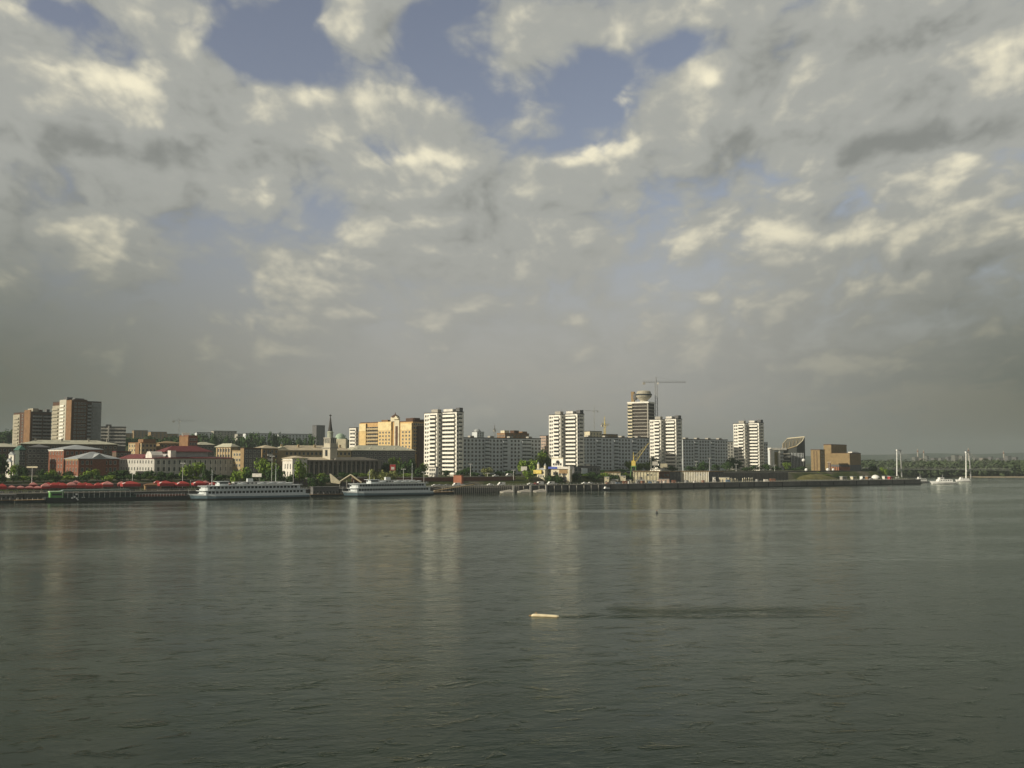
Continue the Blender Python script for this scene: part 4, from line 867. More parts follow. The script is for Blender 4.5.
# ============ ships
def ship(pL, pR, Y, label, name='passenger_ship', decks=2, mast=(.19, .72), Hs=1.0, wheel=.27, seed=1):
    uL, uR = ray(pL)[0], ray(pR)[0]; cx = uL*Y; a = (uR*Y-cx)/(math.cos(AL)-uR*math.sin(AL)); L = a; B = 5.6
    o = thing(name, label, 'ship', (cx, Y, 0), AL)
    o['group'] = 'white river passenger ships'
    # hull from stations, bow at x=0
    st_ = [(0, .15), (.03, .9), (.07, 2.4), (.13, 4.4), (.2, 5.4), (.5, 5.6), (.85, 5.5), (.95, 4.9), (1.0, 3.8)]
    m = MB(); h0 = MB(); ring = []
    def hull(zs, mt, nm):
        m = MB(); nn = len(st_)
        for z, kf, sh in zs:
            for f, hw in st_:
                x = f*L + (1-f)**6*sh; m.v.append((x, -hw*kf, z + (1-f)**5*(.9 if z > 1.5 else 0)))
            for f, hw in reversed(st_):
                x = f*L + (1-f)**6*sh; m.v.append((x, hw*kf, z + (1-f)**5*(.9 if z > 1.5 else 0)))
        N = 2*nn
        for j in range(len(zs)-1):
            for k in range(N): m.f.append((j*N+k, j*N+(k+1)%N, (j+1)*N+(k+1)%N, (j+1)*N+k))
        m.f.append(tuple(range(N-1, -1, -1))); m.f.append(tuple((len(zs)-1)*N+k for k in range(N)))
        m.build(nm, mt, o)
    hull([(-1, .9, 3), (0, .94, 2.4), (.8, .96, 1.8)], HULLD, 'boot_stripe'); hull([(.8, .97, 1.8), (1.75, .988, 1.0)], HULLB, 'blue_band'); hull([(1.75, .99, 1.0), (2.6, 1.0, 0)], SHIPW, 'hull')
    def deck(x0, x1, hw, z0, z1, nm, wn):
        r = 3.0
        pts = [(x0, -hw*.35), (x0+r*.6, -hw*.8), (x0+r, -hw), (x1-1.5, -hw), (x1, -hw*.6), (x1, hw*.6), (x1-1.5, hw), (x0+r, hw), (x0+r*.6, hw*.8), (x0, hw*.35)]
        d = MB().slab(pts, z0, z1).build(nm, SHIPW, o)
        k = ('sw', L, z0); nwin = wn
        wm_ = MB().box(-.72, .72, -.05, .03, 0, 1.25).mesh('window', GLASS)
        for i in range(nwin):
            x = x0+r+.8 + (x1-x0-r-3)*(i+.5)/nwin; put(wm_, 'window', d, (x, -hw, z0+.85))
        put(MB().box(-hw*.3, hw*.3, -.05, .03, 0, 1.0).mesh('front_window', GLASS), 'front_window', d, (x0, 0, z0+.9), -math.pi/2)
        return d
    z = 2.6; x0 = L*.085; x1 = L*.97
    for k in range(decks):
        deck(x0, x1, 4.6-.3*k, z, z+2.35, 'deck_house', 26 if k == 0 else 24)
        s_ = MB().slab([(x0-1, -2), (x0+2.2, -5.2), (x1+.8, -5.2), (x1+.8, 5.2), (x0+2.2, 5.2), (x0-1, 2)], z+2.35, z+2.55).build('deck', SHIPW, o)
        rl = MB()
        for kk in range(int((x1-x0)/2)): rl.box(x0+2.4+2*kk, x0+2.46+2*kk, -5.15, -5.09, z+2.55, z+3.55)
        for q in (.5, 1.0): rl.box(x0+2.4, x1+.7, -5.17, -5.1, z+2.5+q, z+2.56+q)
        rl.build('railing', SHIPW, o)
        z += 2.55; x0 += L*.012; x1 -= L*.05
    # posts that carry the sun deck
    wh = MB().slab([(L*wheel-3.2, -1.4), (L*wheel-2, -2.8), (L*wheel+3, -2.8), (L*wheel+3, 2.8), (L*wheel-2, 2.8), (L*wheel-3.2, 1.4)], z, z+2.3).build('wheelhouse', SHIPW, o)
    MB().box(-2, 2.8, -.04, .03, 0, .9).build('wheelhouse_window', GLASS, wh, (L*wheel, -2.82, z+1.1)); MB().box(-1.2, 1.2, -.05, .05, 0, .9).build('wheelhouse_window', GLASS, wh, (L*wheel-3.2, 0, z+1.1), -math.pi/2)
    MB().box(L*wheel-4, L*wheel+3.6, -3.3, 3.3, z+2.3, z+2.45).build('wheelhouse_roof', SHIPW, wh)
    sd_ = MB().box(L*.36, L*.8, -2.4, 2.4, z, z+2.0).build('saloon', M_('light_grey_paint', (.50, .50, .47)), o)
    wm_ = MB().box(-.5, .5, -.05, .03, 0, .8).mesh('window', GLASS)
    for i in range(12): put(wm_, 'window', sd_, (L*(.375+.034*i), -2.4, z+.8))
    MB().slab([(L*.50-1.6, -1.1), (L*.50+1.6, -1.1), (L*.50+1.6, 1.1), (L*.50-1.6, 1.1)], z+2, z+3.8).build('funnel', SHIPW, o)
    for i, q in enumerate((.42, .58, .66, .74, .82)):
        lb_ = MB().rev([(.1, -.55), (.75, -.2), (.85, .25), (.2, .5)], n=10).build('lifeboat', SHIPW, o, (L*q, -4.2, z+1.1)); lb_.scale = (2.6, .9, 1)
        MB().tube((-.9, .5, -.9), (-.9, .2, .9), .07, .07, 5).build('davit', SHIPW, lb_)
    for q, hh in zip(mast, (8.6, 12.5)):
        ms = MB().tube((L*q, 0, z), (L*q, 0, z+hh), .17, .07, 6).build('mast', SHIPW, o); MB().box(L*q-1.0, L*q+1.0, -.05, .05, z+hh*.7, z+hh*.7+.1).build('yard', SHIPW, ms)
    MB().tube((.8, 0, 2.8), (.2, 0, 6.2), .06, .04, 5).build('flagstaff', SHIPW, o)
    return o
ship(188.5, 308, 553, 'larger white river ship moored below the station, its bow pointing left at the red tents')
ship(342, 431, 603, 'smaller white river ship moored to the right of the landing canopy', mast=(.30, .78), wheel=.33)
# green restaurant barge
Yb = 526; cx = ray(46)[0]*Yb; uR = ray(187)[0]; Lb = (uR*Yb-cx)/(math.cos(AL)-uR*math.sin(AL))
o = thing('restaurant_barge', 'long dark barge with a teal canopy and bright green cabin at its left end', 'barge', (cx, Yb, 0), AL)
m = MB().prism([(0, 1.6), (.8, -1), (Lb-1.5, -1), (Lb, 1.3), (Lb, 2.3), (Lb*.9, 2.0), (Lb*.12, 2.0), (3, 2.4), (0, 2.6)], -4, 4); m.build('hull', HULLD, o)
MB().prism([(Lb*.10, 2.0), (Lb*.62, 2.0), (Lb*.62, 4.2), (Lb*.10, 4.2)], -3.2, 3.2).build('deck_house', M_('dark_green_paint', (.03, .065, .05), rough=.5), o)
cb = MB().box(2.2, 8.6, -3.4, 3.4, 2.3, 5.2).build('cabin', LIME, o); MB().box(1.8, 9.0, -3.7, 3.7, 5.2, 5.6).build('cabin_roof', M_('pale_lime_paint', (.50, .72, .42)), cb); MB().box(-2.4, 2.4, -.05, .03, 0, 1.1).build('cabin_window', GLASS, cb, (5.4, -3.42, 3.5))
cn = MB().prism([(Lb*.10, 5.6), (Lb*.12, 6.3), (Lb*.58, 6.3), (Lb*.60, 5.6)], -3.9, 3.9).build('canopy', M_('grey_green_canopy', (.16, .22, .20)), o)
for k in range(14): MB().tube((0, 0, 2), (0, 0, 5.6), .08, .08, 5).build('post', METALW, o, (Lb*(.11+.036*k), -3.7, 0))
wm_ = MB().box(-1.0, 1.0, -.05, .03, 0, 1.3).mesh('window', GLASS)
for k in range(14): put(wm_, 'window', o, (Lb*(.13+.036*k), -3.22, 2.6))
MB().box(Lb*.62, Lb*.985, -3.3, 3.3, 2.0, 2.9).build('aft_deck', M_('red_brown_wall', (.14, .065, .05)), o)
rl = MB()
for k in range(18): rl.box(Lb*.62+k*1.6, Lb*.62+k*1.6+.08, -3.6, -3.5, 2.0, 3.6)
rl.box(Lb*.60, Lb*.98, -3.6, -3.5, 3.6, 3.7); rl.build('railing', METALW, o)
# white emblem strokes on the barge side
em = MB()
for x, z_, w_, h_ in ((12.2, 2.6, 1.0, .8), (13.4, 3.0, .9, 1.0), (14.6, 2.3, .7, .9), (15.2, 1.7, .6, .8), (14.2, 4.5, 1.1, .8), (17.5, 2.9, .25, .6), (18.6, 2.9, .25, .6)): em.box(x, x+w_, -4.06, -4.01, z_-.9, z_+h_-.9)
em.build('emblem', METALW, o)
# left pontoon and pontoon between the ships
def pontoon(p0, p1, Y, label, hh=2.2, house=True):
    cx = ray(p0)[0]*Y; uR = ray(p1)[0]; L = (uR*Y-cx)/(math.cos(AL)-uR*math.sin(AL)); o = thing('pontoon', label, 'pontoon', (cx, Y, 0), AL, 'floating landing stages')
    MB().box(0, L, -3.5, 3.5, -1, 1.3).build('float', HULLD, o); MB().box(-.2, L+.2, -3.7, 3.7, 1.3, 1.5).build('deck', WOOD, o)
    if house:
        hs = MB().box(L*.1, L*.9, -2.2, 2.2, 1.5, 1.5+hh).build('house', GREYD, o); MB().box(L*.08, L*.92, -2.8, 2.8, 1.5+hh, 1.75+hh).build('roof', STEEL, hs)
        for k in range(8): put(WM.setdefault(('pw', hh), MB().box(-.5, .5, -.05, .03, 0, 1.0).mesh('window', GLASS)), 'window', hs, (L*(.14+.1*k), -2.2, 2.3))
    for k in range(6): MB().tube((0, -3.2, 1.5), (0, -3.2, 2.6), .06, .06, 5).build('bollard', METALW, o, (L*(.05+.18*k), 0, 0))
    return o
pontoon(-25, 21, 512, 'dark landing stage at the left edge of the picture', 2.6); pontoon(16, 45, 518, 'low pontoon with wooden deck left of the green cabin', house=False)
pontoon(309, 341, 603, 'dark two-row landing stage between the two white ships', 4.2); pontoon(431, 452, 648, 'low pontoon with sloping gangway right of the smaller ship', house=False)
gw = thing('gangway', 'long pale gangway sloping down to the water beside the piled quay', 'gangway', (X(434, 654), 654, 1.2), AL)
m = MB(); m.v = [(0,-.9,.6),(30,-.9,4.4),(30,.9,4.4),(0,.9,.6),(0,-.9,1.0),(30,-.9,4.8),(30,.9,4.8),(0,.9,1.0)]; m.f = [(0,3,2,1),(4,5,6,7),(0,1,5,4),(1,2,6,5),(2,3,7,6),(3,0,4,7)]; m.build('walkway', TANL, gw)
m = MB(); m.tube((0, -.9, 2), (30, -.9, 5.8), .05, .05, 4); m.tube((0, .9, 2), (30, .9, 5.8), .05, .05, 4); m.build('handrail', METALW, gw)
# small boats at the quay and at the right
def boat(px, py, Lm, label, rz=AL, name='motor_yacht', hull=METALW, cab=.5, hh=1.3, tall=1.0, cat='boat', mast=True, flip=False):
    Y = HC*F/(py-460)*1.0; Y = -HC/ray(px, py)[1]; o = thing(name, label, cat, (X(px, Y), Y, 0), rz)
    o['group'] = 'small boats along the bank'
    W_ = Lm*.14; st_ = [(0, .06), (.1, .45), (.25, .8), (.5, 1), (.9, .95), (1, .85)]; m = MB(); N = len(st_)*2
    for z, k, sh in ((-.5, .7, Lm*.08), (hh*.5, .93, Lm*.03), (hh, 1, 0)):
        for f, w_ in st_: m.v.append((f*Lm+(1-f)**4*sh, -w_*W_*k, z+(1-f)**3*hh*.35*(z > 0)))
        for f, w_ in reversed(st_): m.v.append((f*Lm+(1-f)**4*sh, w_*W_*k, z+(1-f)**3*hh*.35*(z > 0)))
    for j in range(2):
        for k in range(N): m.f.append((j*N+k, j*N+(k+1)%N, (j+1)*N+(k+1)%N, (j+1)*N+k))
    m.f.append(tuple(range(N-1, -1, -1))); m.f.append(tuple(2*N+k for k in range(N))); m.build('hull', hull, o)
    MB().box(.1*Lm, Lm, -W_*1.01, W_*1.01, -.3, .35).build('boot_stripe', HULLD, o)
    c = MB().prism([(Lm*.28, hh), (Lm*.33, hh+1.9*tall), (Lm*(.33+cab), hh+1.9*tall), (Lm*(.36+cab), hh)], -W_*.75, W_*.75).build('cabin', METALW, o)
    for k in range(5): MB().box(-.35*tall, .35*tall, -.04, .03, 0, .7*tall).build('window', GLASS, c, (Lm*(.36+cab*.9*(k+.5)/5), -W_*.76, hh+.8*tall))
    c2 = MB().box(Lm*.36, Lm*.52, -W_*.55, W_*.55, hh+1.9*tall, hh+3.3*tall).build('wheelhouse', METALW, o); MB().box(Lm*.38, Lm*.5, -W_*.56, -W_*.55-.03, hh+2.4*tall, hh+3.0*tall).build('wheelhouse_window', GLASS, c2)
    if mast: MB().tube((Lm*.5, 0, hh+3.2*tall), (Lm*.5, 0, hh+6*tall), .1, .05, 5).build('mast', METALW, o)
    return o
boat(612, 490, 8, 'small white boat with a bright cabin below the quay clutter', tall=.9, mast=False)
boat(601.5, 490.8, 8, 'dark moored boat left of the small white one', hull=HULLD, tall=.5, mast=False)
boat(929, 484.0, 25, 'larger white motor yacht moored off the right end of the quay', rz=R(6), tall=1.2, hh=2.0)
boat(954.5, 481.8, 15, 'cream flat-topped boat beside the right bridge pylon', rz=R(4), tall=.9, hh=1.8, cab=.6, mast=False)
boat(889, 482.6, 19, 'pale low boat at the very end of the quay, left of the grey tug', rz=R(10), tall=.9, hh=1.8, cab=.4)
boat(912, 483.0, 16, 'grey tug with a mast between the quay end and the larger yacht', rz=R(10), hull=STEEL, hh=1.8, tall=1.2)
pontoon(894, 914, 905, 'black barge lying between the quay end and the boats', house=False)
# ============ tents
def tent_mesh(w, h, mt, mt2):
    m = MB(); n = 8; ring = []
    prof = [(1.0, 0), (.98, .28), (.62, .62), (.3, .85), (.02, 1.0)]
    i0 = 0
    for f, zf in prof:
        for k in range(n*2):
            t = 2*math.pi*k/(n*2); r = w/2*f; c, s_ = math.cos(t), math.sin(t); q = max(abs(c), abs(s_)); m.v.append((r*c/q, r*s_/q*.9, zf*h))
    N = n*2
    for j in range(len(prof)-1):
        for k in range(N): m.f.append((j*N+k, j*N+(k+1)%N, (j+1)*N+(k+1)%N, (j+1)*N+k))
    m.f.append(tuple(range(N-1, -1, -1))); m.f.append(tuple((len(prof)-1)*N+k for k in range(N)))
    me = m.mesh('canopy', mt); me.materials.append(mt2)
    me.polygons.foreach_set('material_index', [1 if 2*N > i >= N and (i//2) % 3 == 0 else 0 for i in range(len(me.polygons))]); return me  # second material makes stripes, canopy highlights put into the colour
def tent(px, pt, wpx, Y, label, mt=RED, mt2=PINK, hc=2.0):
    x = X(px, Y); g0 = ground(x, Y); w_ = wpx*Y/F; o = thing('tent', label, 'tent', (x, Y, g0), AL, 'red tents on the promenade')
    h_ = Z(pt, Y)-g0-hc
    put(tent_mesh(w_, hc, mt, mt2), 'canopy', o, (0, 0, h_))
    v_ = MB(); q_ = .49*w_; dq = q_*.9
    for x_a, x_b, y_a, y_b in ((-q_, q_, -dq, -dq+.06), (-q_, q_, dq-.06, dq), (-q_, -q_+.06, -dq+.07, dq-.07), (q_-.06, q_, -dq+.07, dq-.07)): v_.box(x_a, x_b, y_a, y_b, h_-(.45 if hc < 1.5 else 1.0), h_-.01)
    v_.build('valance', M_('dark_red_canvas', (.26, .03, .03)), o)
    for a in (-1, 1):
        for c in (-1, 1): MB().tube((a*w_*.46, c*w_*.41, -.3), (a*w_*.46, c*w_*.41, h_+.2), .07, .07, 5).build('post', STEEL, o)
    MB().box(-w_*.25, w_*.25, -.4, .4, 0, 1.0).build('counter', GREYD, o)
    return o
tl = [(3, 483.5, 9, 5.6), (12.5, 484.5, 8, 3.5), (21.5, 484.8, 8, 3.5), (30.5, 484.8, 8, 3.5), (38.5, 485, 8, 4), (46.5, 483, 9, 2), (55, 482.3, 9.5, 1.6), (63.5, 482.6, 9, 0), (72, 481.8, 9.5, 0), (81, 482.5, 9, 0),
      (90, 483, 9, 0), (99, 482.5, 9, 0), (108, 481.2, 11, 0), (131, 481, 19, 0), (166, 480.6, 15, 0), (183, 481, 13, 0), (199.5, 480.6, 14, 0), (213, 482, 9, 0)]
tw_ = ['leftmost tent at the picture edge', 'first low pinkish tent behind the landing stage', 'second low pinkish tent left of the lamp mast', 'low pinkish tent just left of the lamp mast', 'low tent just right of the lamp mast', 'tent above the green cabin, left', 'tent above the green cabin, right',
       'tent with pink top below the brick hall corner', 'tent below the lit end of the brick hall', 'tent below the brick hall front, left', 'tent below the brick hall front, centre', 'tent below the brick hall front, right', 'tent last in the long row before the gap', 'widest tent, standing alone after the gap',
       'first of three bright tents right of the wooden kiosk', 'middle of three bright tents by the ship bow', 'last of three bright tents by the ship bow', 'small tent half hidden by the ship wheelhouse']
for (px, pt, wp, _), lb in zip(tl, tw_):
    u = ray(px)[0]; Y = (O0.y - .616*O0.x)/(1-.616*u) + 11
    th = 8 < px < 42; tent(px, pt+(.9 if th else 0), wp*(.92 if px < 120 else .9), Y, 'red '+lb, PINK if th or px in (72, 108, 46.5) else RED, RED if th else (PINK if px < 120 else METALW), 1.2 if th else 2.0)
for k, px in enumerate([34, 49, 59.5, 76.5, 86, 104, 122, 158, 174, 206]):
    u = ray(px)[0]; Y = (O0.y - .616*O0.x)/(1-.616*u) + 19
    tent(px, 481.4+.9*math.sin(px*1.7), 7.5, Y, f'red tent in the rear row by the embankment wall, {ORD[k]} from the left', PINK if k % 3 == 0 else RED, METALW if k % 2 else PINK, 1.6)
o = thing('kiosk', 'brown wooden kiosk with orange roof between red tents', 'kiosk', (X(146, 578), 578, 4.4), AL)
MB().box(0, 9, 0, 5, 0, 3.0).build('wall', WOOD, o); MB().hip(0, 9, 0, 5, 3.0, 1.2, o=.5).build('roof', ORANGE, o); MB().box(1, 8, -.06, 0, 1.1, 2.4).build('hatch', GREYD, o)
for px, pt, lb in ((228.5, 482.5, 'pale parasol behind the ship wheelhouse, left'), (236, 482, 'pale pink parasol behind the ship wheelhouse, right')):
    u = ray(px)[0]; Y = (O0.y - .616*O0.x)/(1-.616*u) + 9; g0 = ground(X(px, Y), Y)
    o = thing('parasol', lb, 'parasol', (X(px, Y), Y, g0), 0, 'pale parasols'); hh = Z(pt, Y)-g0
    MB().rev([(2.4, hh-1), (1.4, hh-.4), (.05, hh)], n=8).build('canopy', M_('pale_pink_canvas', (.62, .42, .36)), o); MB().tube((0, 0, 0), (0, 0, hh-.5), .06).build('pole', STEEL, o)
# white ball tents near the theatre
for i, (px, pt, r_, Y, lb) in enumerate([(806, 468.2, 1.5, 925, 'left of the tan annex'), (827.5, 468, 1.5, 930, 'right of the tan annex, left of a pair'), (833, 468.3, 1.2, 932, 'right of the tan annex, right of a pair'), (803.5, 458.5, 1.7, 985, 'high up before the dark hall')]):
    g0 = ground(X(px, Y), Y); o = thing('globe_lamp', f'white globe on a thin pole {lb}', 'globe lamp', (X(px, Y), Y, g0), 0, 'white globes on poles'); z_ = Z(pt, Y)-g0
    MB().rev([(.1, z_), (r_*.7, z_-r_*.3), (r_, z_-r_), (r_*.7, z_-r_*1.7), (.1, z_-2*r_)], n=14).build('globe', METALW, o, smooth=True); MB().tube((0, 0, -1), (0, 0, z_-1.8*r_), .12).build('pole', STEEL, o)
o = thing('dome_tent', 'white domed marquee right of the theatre', 'marquee', (X(875, 925), 925, ground(X(875, 925), 925)), AL)
MB().rev([(4.0, 0), (4.0, 1.5), (3.2, 2.8), (1.4, 3.8), (.05, 4.1)], n=18).build('canopy', METALW, o, smooth=True); MB().box(-1, 1, -4.05, -3.7, 0, 1.4).build('entrance', GREYD, o)
for i, (px, w_, p, Y, mt, lb) in enumerate([(862, 3.5, 471, 920, METALW, 'small white kiosk right of the theatre'), (868, 5, 474, 915, ORANGE, 'low orange kiosk left of the domed marquee'), (884, 3, 472, 925, WHITE2, 'small white kiosk right of the domed marquee'), (853, 5, 476, 905, CREAM, 'cream low kiosk in front of the theatre columns'),
        (889.5, 3, 475, 915, RED, 'small red kiosk near the end of the quay'), (843, 6, 477, 902, CONC, 'grey kiosk right of the grassy mound')]):
    o = thing('kiosk', lb, 'kiosk', (X(px, Y), Y, ground(X(px, Y), Y)), AL, 'small kiosks at the right end of the quay'); hh = 3.0
    MB().box(-w_/2, w_/2, -1.5, 1.5, -1, hh-.4).build('wall', mt, o); MB().box(-w_/2-.3, w_/2+.3, -1.9, 1.8, hh-.4, hh).build('roof', ROOFG, o); MB().box(-w_*.3, w_*.3, -1.56, -1.5, 1, 2).build('hatch', GREYD, o)
# row of white posts on right quay
nm_ = 0
for px, hp in ((731, 3.6), (732.6, 3.0), (735, 3.4), (737, 2.6), (742.5, 3.4), (744.5, 3.8), (746.3, 3.4), (748.6, 3.8), (750.5, 3.4), (752, 3.6)):
    Y = Yof(px, 13); nm_ += 1; o = thing('white_post', f'slim white concrete post before the dark retaining wall, {ORD[nm_-1]} from the left in its row', 'post', (X(px, Y), Y, 4.4), AL, 'white posts in a row on the right quay')
    hp -= .8; MB().box(-.26, .26, -.25, .25, -.3, hp).build('shaft', CREAM, o); MB().box(-.36, .36, -.35, .35, hp, hp+.25).build('cap', WHITE, o)
# ============ port crane
Y = 796; o = thing('port_crane', 'green portal crane with a slanting yellow lattice jib', 'crane', (X(633.5, Y), Y, 4.4), R(-8))
for a in (-1, 1):
    for c in (-1, 1): MB().tube((a*3.2, c*3, 0), (a*1.5, c*1.4, 12), .4, .35, 6).build('leg', M_('crane_green', (.12, .22, .07)), o)
MB().box(-2.2, 2.2, -2, 2, 12, 13).build('platform', M_('crane_green', (.12, .22, .07)), o); MB().box(-1.6, 1.6, -1.8, 1.8, 13, 17).build('cab', YEL, o)
m = MB(); tip = (X(649, Y)-X(633.5, Y), 0, Z(442, Y)-5)
for yy in (-.7, .7): m.tube((.8, yy, 14.5), tip, .18, .12, 5); m.tube((0, yy*.6, 19.5), tip, .10, .08, 5)
for k in range(9):
    p = Vector((.8, -.7, 14.5)).lerp(Vector(tip), k/9); q = Vector((0, .4, 19.5)).lerp(Vector(tip), (k+.7)/9.7); m.tube(p, q, .07, .07, 4)
m.build('jib', YEL, o); MB().tube((0, 0, 17), (0, 0, 24), .4, .15, 6).build('a_frame', YEL, o); MB().tube(tip, (tip[0], 0, 16), .05).build('hoist_rope', STEEL, o)
# ============ cargo clutter on the quay
cl = [(607, 'rusty'), (611, 'grey'), (616, 'blue'), (623, 'rusty'), (628.5, 'white'), (637, 'grey'), (642, 'rusty'), (649, 'blue'), (656, 'grey'), (664, 'white'), (672, 'rusty'), (686, 'grey'), (694, 'white'), (703, 'rusty'), (726, 'blue'), (757, 'grey'), (764, 'white'), (770, 'rusty')]
cm = {'rusty': M_('rusty_steel', (.20, .09, .05), var=.4, scale=1), 'grey': STEEL, 'blue': M_('faded_blue_paint', (.10, .16, .24)), 'white': WHITE2}
rc = random.Random(9)
for k, (px, cn_) in enumerate(cl):
    Y = Yof(px, rc.uniform(3, 7)); L_ = rc.uniform(2, 4.5); H_ = rc.uniform(1.1, 2.3); o = thing('cargo_container', f'small {cn_} cargo box on the right quay, {ORD[k]} box from the left', 'container', (X(px, Y), Y, 4.46), AL+rc.uniform(-.5, .3), 'cargo boxes scattered on the quay')
    MB().box(0, L_, 0, 1.8, .12, H_).build('body', cm[cn_], o); MB().box(-.04, L_+.04, -.04, 1.84, H_, H_+.1).build('lid', STEEL, o)
    for q in (.2, .75): MB().box(L_*q-.1, L_*q+.1, 0, 1.8, 0, .12).build('skid', WOOD, o)
    for q in (.25, .5, .75): MB().box(L_*q-.05, L_*q+.05, -.06, -.0, .15, H_-.02).build('rib', cm[cn_], o)
# ============ lamps and masts
def lamp(px, ptop, pbot, Y, label, arm=1.2, group='lamp posts along the embankment'):
    x = X(px, Y); g0 = ground(x, Y); o = thing('lamp_post', label, 'lamp post', (x, Y, g0), 0, group); h_ = Z(ptop, Y)-g0
    MB().tube((0, 0, -.5), (0, 0, h_), .14, .08, 6).build('pole', METALW, o); MB().box(-arm, arm, -.08, .08, h_-.1, h_+.02).build('arm', METALW, o)
    for a in (-1, 1): MB().box(a*arm-.35, a*arm+.35, -.2, .2, h_-.25, h_-.08).build('lamp_head', METALW, o)
    return o
u = ray(32.5)[0]; Yl = 552; g0 = ground(X(32.5, Yl), Yl); o = thing('flood_mast', 'tall mast with a wide pale floodlight bar near the left edge', 'light mast', (X(32.5, Yl), Yl, g0)); h_ = Z(466.8, Yl)-g0
MB().tube((0, 0, -.5), (0, 0, h_-.4), .16, .1, 8).build('pole', METALW, o); MB().box(-3.0, 3.0, -.3, .3, h_-.6, h_+.3).build('light_bar', CREAM, o); MB().box(-.35, .35, -.3, .3, 0, 2).build('base_box', METALW, o)
for px, pt, Y, lb in [(183, 463, 592, 'before the shaded white building, left of the tall tree'), (133, 473, 585, 'above the widest red tent'), (272, 456, 600, 'left of the station pavilion'), (293.5, 470, 605, 'at the station pavilion corner'),
                      (403.5, 469, 655, 'above the stern of the smaller ship'), (424, 472, 665, 'right of the smaller ship masts'), (470.5, 464, 705, 'left end of the red-brown wall'), (487.5, 473, 705, 'before the red-brown wall, second'), (513.5, 470, 715, 'at the right end of the red-brown wall'),
                      (651, 452, 820, 'left of the third white tower'), (682, 459, 845, 'right of the third white tower'), (696, 461, 860, 'left before the right grey slab'), (709.5, 458, 860, 'centre before the right grey slab'), (736, 464, 870, 'before the fourth white tower'), (774.5, 465, 900, 'before the white portal building'), (829, 462, 925, 'between annex and theatre'), (595, 474, 765, 'at the right end of the dark pavilion')]:
    lamp(px, pt, 0, Y, 'slim lamp post '+lb)
# ============ cars
def car(px, Y, label, mt, s_=None, van=False, rz=AL):
    if s_ is None: zc = ground(X(px, Y), Y)
    t_, s2 = st(X(px, Y), Y)
    zc = 4.47 if s2 < 13 else 10.05
    o = thing('parked_car', label, 'car', (X(px, Y), Y, zc), rz, 'vehicles parked along the embankment'); L, W_ = (5.4, 2.0) if van else (4.4, 1.75)
    m = MB().prism([(0, .35), (0, .85), (.25, .98), (L*.26, 1.05), (L*.38, 1.45), (L*.74, 1.45), (L*.9, 1.05), (L, .95), (L, .35)] if not van else [(0, .35), (0, 1.1), (.7, 1.3), (1.3, 2.2), (L, 2.25), (L, .35)], -W_/2, W_/2); m.build('body', mt, o)
    g = MB().prism([(L*.29, 1.06), (L*.39, 1.40), (L*.73, 1.40), (L*.86, 1.06)] if not van else [(.85, 1.3), (1.32, 2.05), (2.6, 2.05), (2.6, 1.3)], -W_/2-.01, W_/2+.01); g.build('side_window', GLASS, o)
    for a in (.18, .8):
        for c in (-1, 1):
            wl_ = MB().tube((L*a, c*(W_/2-.2), .33), (L*a, c*(W_/2+.01), .33), .33, .33, 12).build('wheel', BLACKR, o)
    for c in (-.6, .6): MB().box(-.03, .02, c-.15, c+.15, .65, .8).build('headlight', METALW, o)
    return o
mats = {'white': METALW, 'silver': M_('silver_paint', (.45, .45, .45), rough=.3, metal=.6), 'dark': M_('dark_car_paint', (.03, .035, .05), rough=.3), 'red': M_('red_car_paint', (.35, .03, .03), rough=.3)}
for px, s2, cname, van, lb in [(527.5, 9, 'white', 0, 'car on the quay left of the cream gatehouse'), (533, 9, 'red', 0, 'car between the white car and the gatehouse'), (536.5, 10, 'white', 1, 'van just below the cream gatehouse'), (547.5, 8, 'white', 1, 'van before the dark bushes left of the cafe'), (552.5, 8, 'silver', 0, 'car before the cafe front bushes'),
            (582, 8, 'white', 0, 'car before the dark glass pavilion'), (587.5, 8, 'white', 0, 'car right of the one before the glass pavilion'), (453, 9, 'white', 1, 'van in front of the orange-red shed'), (459, 9, 'white', 0, 'car in front of the orange-red shed, right'), (444, 9, 'silver', 0, 'car left of the orange-red shed'), (432, 9, 'white', 0, 'car above the sloping gangway'),
            (437.5, 10, 'silver', 0, 'second car above the sloping gangway'), (487.5, 8, 'white', 0, 'car before the middle of the red-brown wall'), (498, 8, 'white', 1, 'van before the right half of the red-brown wall'), (493, 33, 'white', 0, 'car up on the road before the left grey slab'), (506, 33, 'white', 1, 'van up on the road before the left grey slab'), (479, 33, 'dark', 0, 'car up on the road, left part of the slab'), (860, 8, 'white', 0, 'car near the theatre end of quay'), (869, 8, 'silver', 0, 'car below the domed marquee')]:
    u = ray(px)[0]; Y0 = (O0.y - .616*O0.x)/(1-.616*u); Y = Y0 + s2/math.cos(AL)/(1-u*.52)
    car(px, Y, f'{cname} {lb}', mats[cname], van=bool(van))
